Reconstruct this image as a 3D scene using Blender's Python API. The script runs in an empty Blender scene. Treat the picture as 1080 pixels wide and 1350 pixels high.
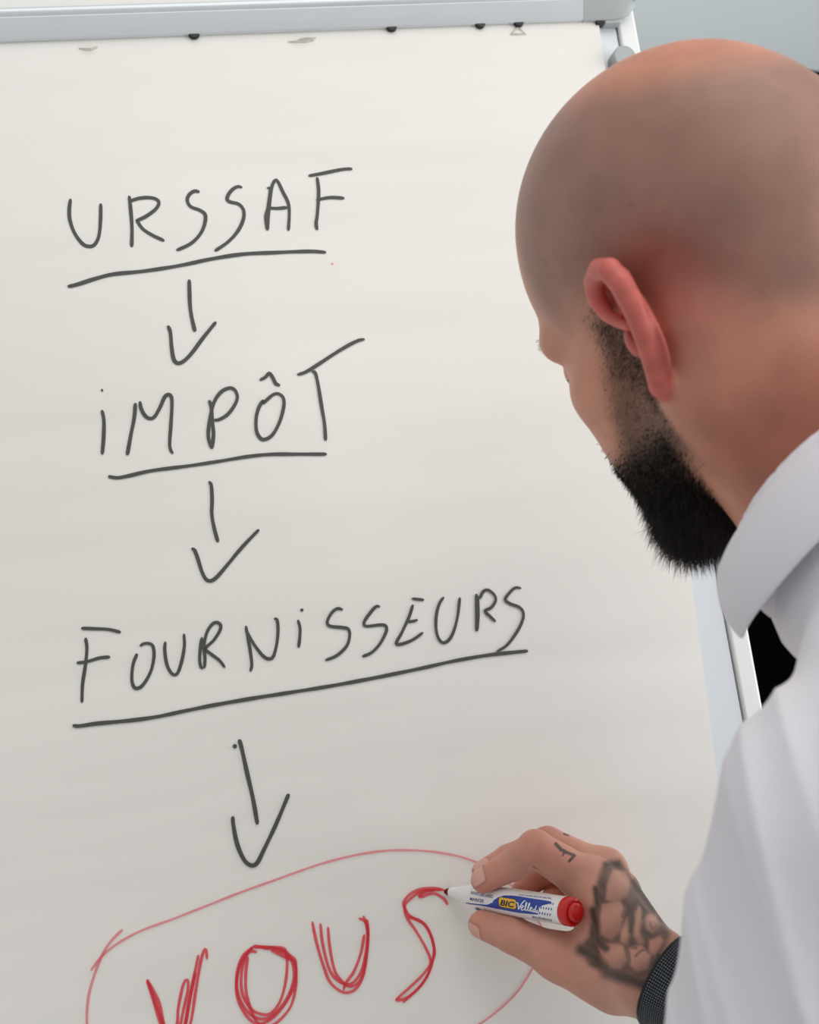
import bpy, bmesh, math, random
import numpy as np
from mathutils import Vector, Matrix

random.seed(7); RNG = np.random.default_rng(7)
SC = bpy.context.scene
COL = SC.collection

# ------------------------------------------------------------------ camera, light, exposure
FPX = 1700.0                                    # focal length in pixels of the 1080x1350 frame
CAM_LOC = np.array([0.0, 0.0, 1.57])
YAW, PITCH, ROLL, LEAN = math.radians(13.5), math.radians(2.0), 0.118, math.radians(9.0)
_f = np.array([math.sin(YAW) * math.cos(PITCH), math.cos(YAW) * math.cos(PITCH), -math.sin(PITCH)])
_r0 = np.array([math.cos(YAW), -math.sin(YAW), 0.0]); _u0 = np.cross(_r0, _f)
C_R = math.cos(ROLL) * _r0 - math.sin(ROLL) * _u0
C_U = math.cos(ROLL) * _u0 + math.sin(ROLL) * _r0
C_F = _f
M_CW = np.stack([C_R, -C_U, C_F], 1)            # view axes (right, down, forward) -> world axes

cam = bpy.data.cameras.new('camera'); cam_ob = bpy.data.objects.new('camera', cam); COL.objects.link(cam_ob)
cam.sensor_fit = 'VERTICAL'; cam.sensor_height = 36.0; cam.sensor_width = 28.8
cam.lens = FPX * 36.0 / 1350.0
cam.clip_start = 0.01
mw = Matrix.Identity(4)
for i in range(3):
    mw[i][0], mw[i][1], mw[i][2], mw[i][3] = C_R[i], C_U[i], -C_F[i], CAM_LOC[i]
cam_ob.matrix_world = mw
cam.dof.use_dof = True; cam.dof.focus_distance = 0.81; cam.dof.aperture_fstop = 9.5
SC.camera = cam_ob

SC.view_settings.view_transform = 'Standard'; SC.view_settings.look = 'None'
SC.view_settings.exposure = -0.28; SC.view_settings.gamma = 1.0; SC.view_settings.use_curve_mapping = False

w = bpy.data.worlds.new('room_light'); SC.world = w; w.use_nodes = True
w.node_tree.nodes['Background'].inputs[0].default_value = (0.97, 0.985, 1.0, 1)
w.node_tree.nodes['Background'].inputs[1].default_value = 0.58

def area_light(name, loc, target, sx, sy, power, color):
    l = bpy.data.lights.new(name, 'AREA'); l.shape = 'RECTANGLE'; l.size = sx; l.size_y = sy
    l.energy = power; l.color = color
    o = bpy.data.objects.new(name, l); COL.objects.link(o); o.location = loc
    o.rotation_euler = (Vector(target) - Vector(loc)).to_track_quat('-Z', 'Y').to_euler()
    return o
area_light('ceiling_light', (0.7, -0.4, 3.4), (0.2, 0.6, 1.4), 2.4, 2.4, 36, (1.0, 0.97, 0.93))
area_light('window_light', (2.5, 0.15, 1.5), (0.0, 0.8, 1.3), 2.2, 2.0, 60, (0.94, 0.97, 1.0))

# ------------------------------------------------------------------ small helpers
def V3(*a): return np.array(a, float)
def view(px, py, z):                            # a pixel and a depth in mm -> mm along the view axes
    return V3((px - 540) / FPX * z, (py - 675) / FPX * z, z)
def to_world(p): return CAM_LOC + (np.asarray(p) / 1000.0) @ M_CW.T
def to_view(p): return ((np.asarray(p) - CAM_LOC) @ M_CW) * 1000.0
def project(p): return np.stack([540 + FPX * p[..., 0] / p[..., 2], 675 + FPX * p[..., 1] / p[..., 2]], -1)
def srgb(r, g, b):
    f = lambda c: (c / 255 / 12.92) if c / 255 <= 0.04045 else ((c / 255 + 0.055) / 1.055) ** 2.4
    return (f(r), f(g), f(b))
def nrm(v): v = np.asarray(v, float); return v / np.linalg.norm(v)

def mesh_obj(name, verts, faces, mat=None, parent=None, smooth=True):
    me = bpy.data.meshes.new(name); me.from_pydata([tuple(v) for v in verts], [], [tuple(f) for f in faces]); me.update()
    if smooth: me.polygons.foreach_set('use_smooth', [True] * len(me.polygons))
    if mat: me.materials.append(mat)
    o = bpy.data.objects.new(name, me); COL.objects.link(o)
    if parent: o.parent = parent
    return o
def bm_obj(name, bm, mat=None, parent=None, smooth=False):
    bmesh.ops.recalc_face_normals(bm, faces=bm.faces)
    me = bpy.data.meshes.new(name); bm.to_mesh(me); bm.free()
    if smooth: me.polygons.foreach_set('use_smooth', [True] * len(me.polygons))
    if mat: me.materials.append(mat)
    o = bpy.data.objects.new(name, me); COL.objects.link(o)
    if parent: o.parent = parent
    return o
def empty(name, loc=(0, 0, 0)):
    o = bpy.data.objects.new(name, None); COL.objects.link(o); o.empty_display_size = 0.05
    o.matrix_world = Matrix.Translation(loc); return o
def adopt(child, parent):                       # parent, keeping world place
    child.parent = parent
    child.matrix_parent_inverse = Matrix.Translation(-Vector(parent.location)) if parent.type == 'EMPTY' else Matrix.Identity(4)
def tag(o, label=None, cat=None, group=None, kind=None):
    if label: o['label'] = label
    if cat: o['category'] = cat
    if group: o['group'] = group
    if kind: o['kind'] = kind
    return o

def material(name, color, rough=0.5, metal=0.0, spec=0.5, bump=None, noise=None, alpha=1.0, coat=0.0):
    m = bpy.data.materials.new(name); m.use_nodes = True
    nt = m.node_tree; b = nt.nodes['Principled BSDF']
    b.inputs['Base Color'].default_value = (*color, 1); b.inputs['Roughness'].default_value = rough
    b.inputs['Metallic'].default_value = metal; b.inputs['Specular IOR Level'].default_value = spec
    b.inputs['Alpha'].default_value = alpha; b.inputs['Coat Weight'].default_value = coat
    tc = nt.nodes.new('ShaderNodeTexCoord')
    if noise:                                   # (scale, amount)
        n = nt.nodes.new('ShaderNodeTexNoise'); n.inputs['Scale'].default_value = noise[0]; n.inputs['Detail'].default_value = 4
        nt.links.new(tc.outputs['Object'], n.inputs['Vector'])
        mx = nt.nodes.new('ShaderNodeMix'); mx.data_type = 'RGBA'
        mx.inputs[6].default_value = (*[c * (1 - noise[1]) for c in color], 1)
        mx.inputs[7].default_value = (*[min(1, c * (1 + noise[1])) for c in color], 1)
        nt.links.new(n.outputs['Fac'], mx.inputs[0]); nt.links.new(mx.outputs[2], b.inputs['Base Color'])
    if bump:                                    # (scale, strength, distance)
        n = nt.nodes.new('ShaderNodeTexNoise'); n.inputs['Scale'].default_value = bump[0]; n.inputs['Detail'].default_value = 3
        nt.links.new(tc.outputs['Object'], n.inputs['Vector'])
        bp = nt.nodes.new('ShaderNodeBump'); bp.inputs['Strength'].default_value = bump[1]; bp.inputs['Distance'].default_value = bump[2]
        nt.links.new(n.outputs['Fac'], bp.inputs['Height']); nt.links.new(bp.outputs['Normal'], b.inputs['Normal'])
    return m

MAT = dict(
    enamel=material('white_enamel', srgb(226, 232, 238), 0.22, spec=0.5),
    frame=material('white_frame', srgb(238, 240, 238), 0.35),
    alu=material('anodised_aluminium', srgb(214, 220, 224), 0.30, metal=0.3, noise=(40, 0.03)),
    grey=material('grey_plastic', srgb(172, 178, 178), 0.45, noise=(60, 0.03)),
    black=material('black_plastic', srgb(18, 18, 18), 0.4),
    steel=material('grey_steel', srgb(150, 153, 156), 0.35, metal=0.8),
    ink=material('black_marker_ink', srgb(74, 76, 74), 0.6, noise=(300, 0.12)),
    tear=material('torn_paper', srgb(232, 230, 222), 0.8),
    red_cap=material('red_plastic', srgb(205, 18, 20), 0.28, coat=0.3),
    white_pl=material('white_plastic', srgb(240, 240, 240), 0.3, coat=0.2),
    blue=material('blue_print', srgb(20, 62, 160), 0.35),
    navy=material('navy_print', srgb(40, 58, 120), 0.4),
    yellow=material('yellow_print', srgb(240, 184, 60), 0.35),
    white_pr=material('white_print', srgb(238, 240, 244), 0.35),
    ink_black=material('black_print', srgb(22, 20, 20), 0.4),
    felt=material('red_felt', srgb(110, 10, 22), 0.8),
    trouser=material('dark_wool', srgb(38, 40, 48), 0.85, bump=(900, 0.2, 0.0005)),
    shoe=material('black_leather', srgb(24, 22, 21), 0.35),
    hair=material('dark_beard_hair', srgb(26, 19, 15), 0.55, spec=0.3, noise=(120, 0.3)),
    wall=material('painted_wall', srgb(196, 203, 204), 0.8, noise=(3, 0.02), bump=(220, 0.1, 0.0004)),
    floor=material('pale_vinyl_floor', srgb(214, 210, 203), 0.6, noise=(30, 0.06)),
    cabinet=material('black_lacquer', (0.0012, 0.0012, 0.0014), 0.7, spec=0.0),
)
def paper_material():
    m = material('flip_chart_paper', srgb(240, 238, 232), 0.75, spec=0.25)
    nt = m.node_tree; b = nt.nodes['Principled BSDF']
    tc = nt.nodes.new('ShaderNodeTexCoord')
    mp = nt.nodes.new('ShaderNodeMapping'); mp.inputs['Scale'].default_value = (1.2, 1.0, 9.0)
    n = nt.nodes.new('ShaderNodeTexNoise'); n.inputs['Scale'].default_value = 1.6; n.inputs['Detail'].default_value = 2
    nt.links.new(tc.outputs['Object'], mp.inputs[0]); nt.links.new(mp.outputs[0], n.inputs['Vector'])
    n2 = nt.nodes.new('ShaderNodeTexNoise'); n2.inputs['Scale'].default_value = 700
    nt.links.new(tc.outputs['Object'], n2.inputs['Vector'])
    b1 = nt.nodes.new('ShaderNodeBump'); b1.inputs['Strength'].default_value = 0.7; b1.inputs['Distance'].default_value = 0.008
    b2 = nt.nodes.new('ShaderNodeBump'); b2.inputs['Strength'].default_value = 0.12; b2.inputs['Distance'].default_value = 0.0003
    nt.links.new(n.outputs['Fac'], b1.inputs['Height']); nt.links.new(n2.outputs['Fac'], b2.inputs['Height'])
    nt.links.new(b1.outputs['Normal'], b2.inputs['Normal']); nt.links.new(b2.outputs['Normal'], b.inputs['Normal'])
    return m
MAT['paper'] = paper_material()
def red_ink(name, alpha, col):
    m = material(name, srgb(*col), 0.6)
    nt = m.node_tree; b = nt.nodes['Principled BSDF']
    tr = nt.nodes.new('ShaderNodeBsdfTransparent'); mix = nt.nodes.new('ShaderNodeMixShader'); mix.inputs[0].default_value = alpha
    out = nt.nodes['Material Output']
    nt.links.new(tr.outputs[0], mix.inputs[1]); nt.links.new(b.outputs[0], mix.inputs[2]); nt.links.new(mix.outputs[0], out.inputs[0])
    return m
MAT['red'] = red_ink('red_marker_ink', 0.76, (228, 44, 62))
MAT['pale_red'] = red_ink('faded_red_ink', 0.56, (232, 88, 106))

# ------------------------------------------------------------------ flip chart: the board's own frame
D0 = 865.0
B_UP = V3(0, math.sin(LEAN), math.cos(LEAN)); B_N = V3(0, -math.cos(LEAN), math.sin(LEAN)); B_X = V3(1, 0, 0)
B_O = CAM_LOC + C_F * D0 / 1000.0               # a point of the paper surface
def on_board(px, py, lift=0.0):                 # paper-plane coordinates (m right, m up) of a photograph pixel
    d = M_CW @ V3((px - 540) / FPX, (py - 675) / FPX, 1.0)
    t = np.dot(B_O - CAM_LOC, B_N) / np.dot(d, B_N)
    q = CAM_LOC + d * t - B_O
    return np.array([np.dot(q, B_X), np.dot(q, B_UP)])
def bw(a, b, n=0.0): return B_O + B_X * a + B_UP * b + B_N * n
B_MAT = Matrix(((B_X[0], B_N[0], B_UP[0], B_O[0]), (B_X[1], B_N[1], B_UP[1], B_O[1]), (B_X[2], B_N[2], B_UP[2], B_O[2]), (0, 0, 0, 1)))

def box_on_board(name, a0, a1, b0, b1, n0, n1, mat, parent, bevel=0.0):
    bm = bmesh.new()
    vs = [bm.verts.new(bw(a, b, n)) for a in (a0, a1) for b in (b0, b1) for n in (n0, n1)]
    for f in ((0, 1, 3, 2), (4, 6, 7, 5), (0, 4, 5, 1), (2, 3, 7, 6), (0, 2, 6, 4), (1, 5, 7, 3)): bm.faces.new([vs[i] for i in f])
    if bevel: bmesh.ops.bevel(bm, geom=bm.edges[:], offset=bevel, segments=3, affect='EDGES', profile=0.5)
    o = bm_obj(name, bm, mat); adopt(o, parent); return o

rail_a = on_board(770, 30); rail_l = on_board(0, 53); cap_r = on_board(834, 12)
rail_b0 = (rail_a[1] + rail_l[1]) / 2 - 0.0006
edge_r = on_board(921, 450)[0]; groove_a = on_board(890, 420)[0]
right_edge = [on_board(852, 45), on_board(994, 889)]
OUT_A = (right_edge[0][0] + right_edge[1][0]) / 2          # outer right edge of the frame
GRV_A = (on_board(829, 45)[0] + on_board(964, 889)[0]) / 2
PAP_A = (on_board(792, 45)[0] + on_board(921, 830)[0]) / 2
LEFT_A = PAP_A - 0.66 - (OUT_A - PAP_A)
TOP_B = rail_b0 + 0.11; BOT_B = TOP_B - 1.02
PAD_T = 0.006                                              # pad thickness; the paper plane is n = 0

chart = empty('flip_chart', (float((LEFT_A + OUT_A) / 2), float(B_O[1]), 0.0))
tag(chart, 'white flip chart easel with silver clamp rail holding a paper pad', 'flip chart')
IN_L = LEFT_A + (OUT_A - GRV_A)
box_on_board('board_panel', LEFT_A + 0.004, OUT_A - 0.004, BOT_B + 0.004, TOP_B - 0.004, -0.022, -PAD_T - 0.004, MAT['black'], chart)
box_on_board('writing_surface', IN_L + 0.0008, GRV_A - 0.0008, BOT_B + 0.02, TOP_B - 0.02, -0.018, -PAD_T, MAT['enamel'], chart)
for a0, a1 in ((GRV_A + 0.0008, OUT_A), (LEFT_A, IN_L - 0.0008)):
    box_on_board('frame_side', a0, a1, BOT_B, TOP_B, -0.024, -PAD_T + 0.002, MAT['frame'], chart, 0.002)
for b0, b1 in ((BOT_B, BOT_B + 0.0192), (TOP_B - 0.0192, TOP_B)):
    box_on_board('frame_end', IN_L, GRV_A, b0, b1, -0.023, -PAD_T + 0.002, MAT['frame'], chart, 0.002)

# clamp rail: a rolled upper bead and a flat face, swept along the board
RS = 0.82                                                  # rail scale
def rail_profile(grow=0.0):
    pts = [(0.0, 0.0004), (0.0, 0.0032), (0.0006, 0.0040)]
    for k in range(5): t = k / 4; pts.append((0.001 + 0.0148 * t, 0.0042 + 0.0060 * t ** 0.8))
    pts += [(0.0160, 0.0092), (0.0168, 0.0092)]
    for k in range(10):
        t = -1.0 + 2.7 * k / 9; pts.append((0.0212 + 0.0048 * math.sin(t), 0.0064 + 0.0048 * math.cos(t)))
    pts += [(0.0255, 0.0004)]
    c = (0.0128, 0.005)
    return [(RS * (c[0] + (b - c[0]) * (1 + grow)), RS * (c[1] + (n - c[1]) * (1 + grow))) for b, n in pts]
def sweep(name, a_list, prof_list, mat, parent):
    vs, fs = [], []
    m = len(prof_list[0])
    for a, pr in zip(a_list, prof_list): vs += [bw(a, rail_b0 + b, n) for b, n in pr]
    for i in range(len(a_list) - 1):
        for j in range(m):
            k = (j + 1) % m; fs.append((i * m + j, i * m + k, (i + 1) * m + k, (i + 1) * m + j))
    fs.append(tuple(range(m))); fs.append(tuple(reversed(range((len(a_list) - 1) * m, len(a_list) * m))))
    bm = bmesh.new()
    bv = [bm.verts.new(v) for v in vs]
    for f in fs: bm.faces.new([bv[i] for i in f])
    o = bm_obj(name, bm, mat, smooth=True); adopt(o, parent)
    md = o.modifiers.new('edges', 'EDGE_SPLIT'); md.split_angle = math.radians(35)
    return o
rail_end = rail_a[0]; cap_end = cap_r[0]
sweep('clamp_rail', [LEFT_A + 0.03, rail_end], [rail_profile()] * 2, MAT['alu'], chart)
def rail_cap(a0, a1):
    n = 10; al, pl = [], []
    for k in range(n + 1):
        t = k / n; al.append(a0 + (a1 - a0) * (0.55 * t if k < 3 else t))
        s = math.sqrt(max(0.0, 1 - max(0, (t - 0.45) / 0.56) ** 2.6))
        base = rail_profile(0.05)
        c = (0.0128 * RS, 0.005 * RS); pl.append([(c[0] + (b - c[0]) * s, c[1] + (q - c[1]) * (0.4 + 0.6 * s)) for b, q in base])
    al = [a0 + (a1 - a0) * k / n for k in range(n + 1)]
    sweep('rail_end_cap', al, pl, MAT['grey'], chart)
rail_cap(rail_end - 0.001, cap_end); rail_cap(LEFT_A + 0.031, LEFT_A - 0.012)

def disc(name, a, b, n0, n1, r, mat, parent, bev=0.001, seg=32):
    bm = bmesh.new(); rings = []
    for rr, nn in ((r, n0), (r, n1 - bev), (r - bev * 0.4, n1 - bev * 0.3), (r - bev, n1)):
        rings.append([bm.verts.new(bw(a + rr * math.cos(2 * math.pi * k / seg), b + rr * math.sin(2 * math.pi * k / seg), nn)) for k in range(seg)])
    for i in range(3):
        for k in range(seg): bm.faces.new((rings[i][k], rings[i][(k + 1) % seg], rings[i + 1][(k + 1) % seg], rings[i + 1][k]))
    bm.faces.new(rings[-1]); bm.faces.new(rings[0])
    o = bm_obj(name, bm, mat); adopt(o, parent); return o
kn = on_board(820, 80)
disc('peg_knob', kn[0], kn[1], -PAD_T, 0.007, 0.0088, MAT['grey'], chart)
disc('peg_knob', LEFT_A + OUT_A - kn[0], kn[1], -PAD_T, 0.007, 0.0088, MAT['grey'], chart)
for px, py in ((255, 42), (515, 33), (632, 30.5), (683, 31)):       # dark hook slots peeping out below the rail
    h = on_board(px, py); disc('rail_hook', h[0], rail_b0 + 0.0010, 0.0003, 0.0028, 0.0040, MAT['black'], chart, 0.0008, 16)
h = on_board(790, 31); box_on_board('rail_clip', h[0] - 0.003, h[0] + 0.003, rail_b0 - 0.003, rail_b0 + 0.002, -PAD_T, 0.002, MAT['black'], chart, 0.0008)
box_on_board('rail_bracket', h[0] + 0.004, h[0] + 0.017, rail_b0 - 0.003, rail_b0 + 0.003, -PAD_T, 0.002, MAT['grey'], chart, 0.001)
# pen tray and three legs carry the board
box_on_board('pen_tray', LEFT_A + 0.05, OUT_A - 0.05, BOT_B - 0.012, BOT_B, -0.02, 0.055, MAT['grey'], chart, 0.002)
def tube(name, p0, p1, r, mat, parent, seg=16):
    p0, p1 = V3(*p0), V3(*p1); d = nrm(p1 - p0); a = nrm(np.cross(d, (0.3, 0.9, 0.1))); b = np.cross(d, a)
    vs = [p + r * (math.cos(2 * math.pi * k / seg) * a + math.sin(2 * math.pi * k / seg) * b) for p in (p0, p1) for k in range(seg)]
    fs = [(k, (k + 1) % seg, seg + (k + 1) % seg, seg + k) for k in range(seg)] + [tuple(range(seg)), tuple(range(seg, 2 * seg))]
    bm = bmesh.new(); bv = [bm.verts.new(v) for v in vs]
    for f in fs: bm.faces.new([bv[i] for i in f])
    o = bm_obj(name, bm, mat); adopt(o, parent); return o
for sgn, aa in ((-1, LEFT_A + 0.10), (1, OUT_A - 0.10)):
    top = bw(aa, BOT_B + 0.30, -0.036); bot = bw(aa, BOT_B - 0.86, -0.036); t = (0.012 - top[2]) / (bot[2] - top[2])
    foot = top + (bot - top) * t
    lg = tube('leg', top, foot, 0.012, MAT['steel'], chart); ft = tube('foot', foot + V3(0, 0, 0.03), foot - V3(0, 0, 0.012), 0.015, MAT['black'], chart)
mid = (LEFT_A + OUT_A) / 2; top = bw(mid, TOP_B - 0.25, -0.036); foot = V3(mid, top[1] + 0.65, 0.012)
tube('leg', top, foot, 0.012, MAT['steel'], chart); tube('foot', foot + V3(0, -0.012, 0.03), foot - V3(0, 0, 0.012), 0.015, MAT['black'], chart)

# ------------------------------------------------------------------ paper pad and what is written on it
pad = empty('paper_pad', tuple(bw(PAP_A - 0.33, BOT_B + 0.05, -PAD_T)))
tag(pad, 'cream paper pad on the flip chart with French words and arrows', 'paper pad')
edge_px = [(787, 20), (790, 33), (797, 82), (830, 260), (862, 450), (892, 640), (914, 780), (930, 900), (944, 1012), (960, 1160), (976, 1330)]
edge = [on_board(*p) for p in edge_px]
ed = nrm(edge[-1] - edge[-3]); bot_b = BOT_B + 0.05
while edge[-1][1] > bot_b + 0.04: edge.append(edge[-1] + V3(0, -0.04, 0)[:2] + V3((edge[-1][0] - edge[-2][0]) * 0.5, 0, 0)[:2])
edge.append(np.array([edge[-1][0], bot_b]))
edge.insert(0, np.array([edge[0][0], rail_b0 + 0.03]))
def sheet(name, n_top, thick, inset, mat, parent):
    NX = 30; vs, fs = [], []
    rows = len(edge)
    for layer in (0, 1):
        for e in edge:
            for k in range(NX + 1):
                a = (PAP_A - 0.66) + (e[0] - inset - (PAP_A - 0.66)) * k / NX
                vs.append(bw(a, e[1] + (inset if e is edge[-1] else 0), n_top - layer * thick))
    off = rows * (NX + 1)
    for i in range(rows - 1):
        for k in range(NX):
            q = i * (NX + 1) + k
            fs.append((q, q + NX + 1, q + NX + 2, q + 1)); fs.append((off + q, off + q + 1, off + q + NX + 2, off + q + NX + 1))
        for k in (0, NX):
            q = i * (NX + 1) + k; fs.append((q, q + NX + 1, off + q + NX + 1, off + q))
    for i in (0, rows - 1):
        for k in range(NX):
            q = i * (NX + 1) + k; fs.append((q, q + 1, off + q + 1, off + q))
    bm = bmesh.new(); bv = [bm.verts.new(v) for v in vs]
    for f in fs: bm.faces.new([bv[i] for i in f])
    o = bm_obj(name, bm, mat); adopt(o, pad); return o
top_sheet = sheet('top_sheet', 0.0, 0.0002, 0.0, MAT['paper'], pad)
for i in range(6): sheet('under_sheet', -0.0009 * (i + 1), 0.0003, 0.0006 * ((i * 7) % 4), MAT['paper'], pad)

def catmull(pts, step=1.6):
    P = [np.array(p, float) for p in pts]
    if len(P) < 2: return P
    P = [2 * P[0] - P[1]] + P + [2 * P[-1] - P[-2]]
    out = []
    for i in range(1, len(P) - 2):
        p0, p1, p2, p3 = P[i - 1:i + 3]
        n = max(2, int(np.linalg.norm(p2 - p1) / step))
        for k in range(n):
            t = k / n
            out.append(0.5 * (2 * p1 + (p2 - p0) * t + (2 * p0 - 5 * p1 + 4 * p2 - p3) * t * t + (3 * p1 - p0 - 3 * p2 + p3) * t ** 3))
    out.append(P[-2]); return out
LIFT = [0.00035]
def stroke_mesh(strokes, width, bm):
    """strokes: lists of photograph pixels; ribbons with round ends lying on the paper"""
    for st in strokes:
        wd = width * 0.44
        if len(st) == 1:
            c = on_board(*st[0]); ring = [bm.verts.new(bw(c[0] + wd * math.cos(k * math.pi / 6) * 1.1, c[1] + wd * 1.1 * math.sin(k * math.pi / 6), LIFT[0])) for k in range(12)]
            bm.faces.new(ring); LIFT[0] += 0.00001; continue
        pts = [on_board(*p) for p in catmull(st)]
        n = len(pts); L, Rr = [], []
        for i, p in enumerate(pts):
            d = nrm(pts[min(i + 1, n - 1)] - pts[max(i - 1, 0)]); q = np.array([-d[1], d[0]])
            e = min(i, n - 1 - i); k = 1.0 if e > 1 else (0.80 if e == 1 else 0.55)
            k *= 1 + 0.07 * math.sin(i * 0.21 + n) + 0.04 * math.sin(i * 0.057)
            L.append(p + q * wd * k); Rr.append(p - q * wd * k)
        lv = [bm.verts.new(bw(p[0], p[1], LIFT[0])) for p in L]; rv = [bm.verts.new(bw(p[0], p[1], LIFT[0])) for p in Rr]
        for i in range(n - 1): bm.faces.new((lv[i], rv[i], rv[i + 1], lv[i + 1]))
        LIFT[0] += 0.00001
def write(name, strokes, org, sc, width=0.0026, mat='ink', label=None):
    bm = bmesh.new()
    stroke_mesh([[(org[0] + x / sc, org[1] + y / sc) for x, y in st] for st in strokes], width, bm)
    me = bpy.data.meshes.new(name); bm.to_mesh(me); bm.free(); me.materials.append(MAT[mat])
    o = bpy.data.objects.new(name, me); COL.objects.link(o); adopt(o, pad)
    o.parent = top_sheet; o.matrix_parent_inverse = Matrix.Identity(4)
    if mat != 'ink': label = {'handwritten_letter': 'letter in bright red ink', 'circle_line': 'thin faded red ring line'}.get(name)
    if label: o['label'] = label
    return o
A1 = ((60, 200), 2.4545)
write('handwritten_letter', [[(81,153),(77,190),(80,225),(95,265),(120,298),(142,307),(160,300),(173,272),(178,225),(179,168)]], *A1)
write('handwritten_letter', [[(271,143),(276,190),(280,250),(279,309)], [(271,162),(300,152),(335,149),(360,155),(367,168),(355,188),(325,210),(300,222),(298,226),(315,250),(345,270),(385,289)]], *A1)
write('handwritten_letter', [[(499,131),(482,128),(465,140),(459,158),(470,178),(500,190),(517,205),(515,235),(500,268),(470,298),(424,320)]], *A1)
write('handwritten_letter', [[(637,116),(620,114),(600,128),(588,150),(595,162),(625,170),(641,190),(640,220),(622,258),(590,293),(548,322)]], *A1)
write('handwritten_letter', [[(717,119),(727,122),(721,180),(713,212),(718,255)], [(718,255),(722,200),(730,125),(742,94),(752,97),(768,130),(785,165),(789,200),(786,256)], [(716,182),(750,184),(783,181)]], *A1)
write('handwritten_letter', [[(879,83),(884,130),(880,200),(876,232),(879,254)], [(851,79),(900,70),(960,58),(993,56)], [(876,157),(920,149),(967,151)]], *A1)
write('underline', [[(72,437),(100,431),(160,412),(220,397),(310,388),(400,375),(460,364),(540,347),(640,332),(740,327),(850,323),(908,326)]], *A1, width=0.0029)
write('arrow', [[(465,414),(466,450),(468,500),(474,540),(484,583)], [(396,563),(404,585),(408,630),(413,665),(420,680),(432,685),(450,676),(475,650),(510,603),(552,551)]], *A1, width=0.0028)
write('ink_dot', [[(928,363)]], *A1, width=0.0016, mat='pale_red')
A2 = ((100, 440), 2.7)
write('handwritten_letter', [[(90,203),(97,200)], [(93,272),(100,310),(99,370),(94,430)]], *A2)
write('handwritten_letter', [[(212,247),(208,300),(196,360),(183,433)], [(228,241),(232,265),(245,290),(262,302),(280,296),(300,262),(315,228),(328,217),(340,225),(342,260),(338,330),(334,390),(338,415),(346,427)]], *A2)
write('handwritten_letter', [[(474,237),(482,260),(486,310),(490,360),(484,410)], [(484,410),(472,370),(475,320),(490,250),(515,210),(545,194),(565,200),(575,225),(565,255),(540,288),(510,306),(490,308)]], *A2)
write('handwritten_letter', [[(668,236),(652,262),(642,300),(643,345),(655,370),(672,377),(700,360),(725,315),(740,260),(738,228),(720,214),(700,219),(670,245),(664,248)], [(655,166),(675,155),(688,141),(700,155),(712,178),(727,185)]], *A2)
write('handwritten_letter', [[(788,147),(820,136),(870,105),(920,72),(970,42),(1005,25),(1028,20)], [(840,135),(852,140),(862,180),(875,260),(885,320),(889,381)]], *A2)
write('underline', [[(115,508),(145,513),(180,508),(270,488),(400,471),(500,456),(610,438),(690,430),(780,429),(893,429)]], *A2)
write('arrow', [[(473,526),(482,540),(485,590),(484,640),(492,690),(506,742)], [(411,765),(422,770),(434,800),(448,845),(462,872),(478,880),(500,868),(540,822),(590,762),(652,697)]], *A2)
A3 = ((80, 760), 3.1765); W3 = 0.0023
write('handwritten_letter', [[(104,257),(110,300),(104,370),(92,450),(89,528)], [(86,217),(140,219),(200,222),(252,234)], [(67,362),(110,357),(160,342),(207,337)]], *A3, width=W3)
write('handwritten_letter', [[(320,323),(303,370),(298,430),(308,464),(330,466),(355,440),(380,390),(391,330),(385,290),(365,280),(345,283),(332,292)]], *A3, width=W3)
write('handwritten_letter', [[(438,273),(436,310),(444,365),(460,400),(477,412),(492,400),(508,350),(518,290),(516,240)]], *A3, width=W3)
write('handwritten_letter', [[(592,255),(585,300),(582,350),(588,380),(598,384)], [(602,384),(604,340),(600,290),(612,235),(635,200),(655,193),(670,205),(665,230),(640,268),(607,302),(630,325),(665,352),(688,382)]], *A3, width=W3)
write('handwritten_letter', [[(775,207),(785,260),(795,320),(800,370),(794,398)], [(775,225),(810,285),(845,330),(870,345),(890,335),(905,280),(910,220),(905,180),(893,178)]], *A3, width=W3)
A4 = ((380, 760), 3.1765)
write('handwritten_letter', [[(40,182),(49,215),(48,255),(43,298)], [(57,141)]], *A4, width=W3)
write('handwritten_letter', [[(228,140),(205,135),(180,155),(163,190),(175,208),(225,214),(250,220),(257,245),(245,290),(205,330),(155,352)]], *A4, width=W3)
write('handwritten_letter', [[(384,128),(368,126),(345,150),(318,190),(325,208),(385,203),(407,207),(410,230),(385,280),(350,318),(310,336)]], *A4, width=W3)
write('handwritten_letter', [[(522,118),(505,170),(475,235),(452,280),(475,283),(520,266),(564,235)], [(495,190),(520,188),(542,182)], [(517,93),(568,99)]], *A4, width=W3)
write('handwritten_letter', [[(651,86),(632,115),(620,160),(618,215),(627,255),(645,277),(668,270),(690,235),(708,170),(718,88)]], *A4, width=W3)
write('handwritten_letter', [[(787,73),(788,150),(787,230)], [(793,80),(795,150),(790,230)], [(800,95),(815,65),(835,57),(860,75),(868,100),(850,130),(824,145),(845,168),(868,190)]], *A4, width=W3)
write('handwritten_letter', [[(975,50),(950,48),(925,70),(908,97),(930,115),(965,128),(983,150),(980,185),(955,235),(915,288),(872,316)]], *A4, width=W3)
write('underline', [[(50,624),(80,626),(150,616),(280,604),(400,588),(520,563),(640,539),(800,511),(953,487),(1123,460),(1313,425),(1513,384),(1653,353),(1803,328),(1956,312)]], *A3, width=0.0027)
write('arrow', [[(729,711)], [(747,682),(758,720),(780,820),(805,930),(824,1038)], [(720,1004),(723,1040),(735,1105),(752,1155),(775,1195),(803,1210),(825,1195),(850,1145),(900,1040),(955,910)]], *A3, width=0.0029)
A5 = ((90, 1100), 3.4839); WR = 0.0021
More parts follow.
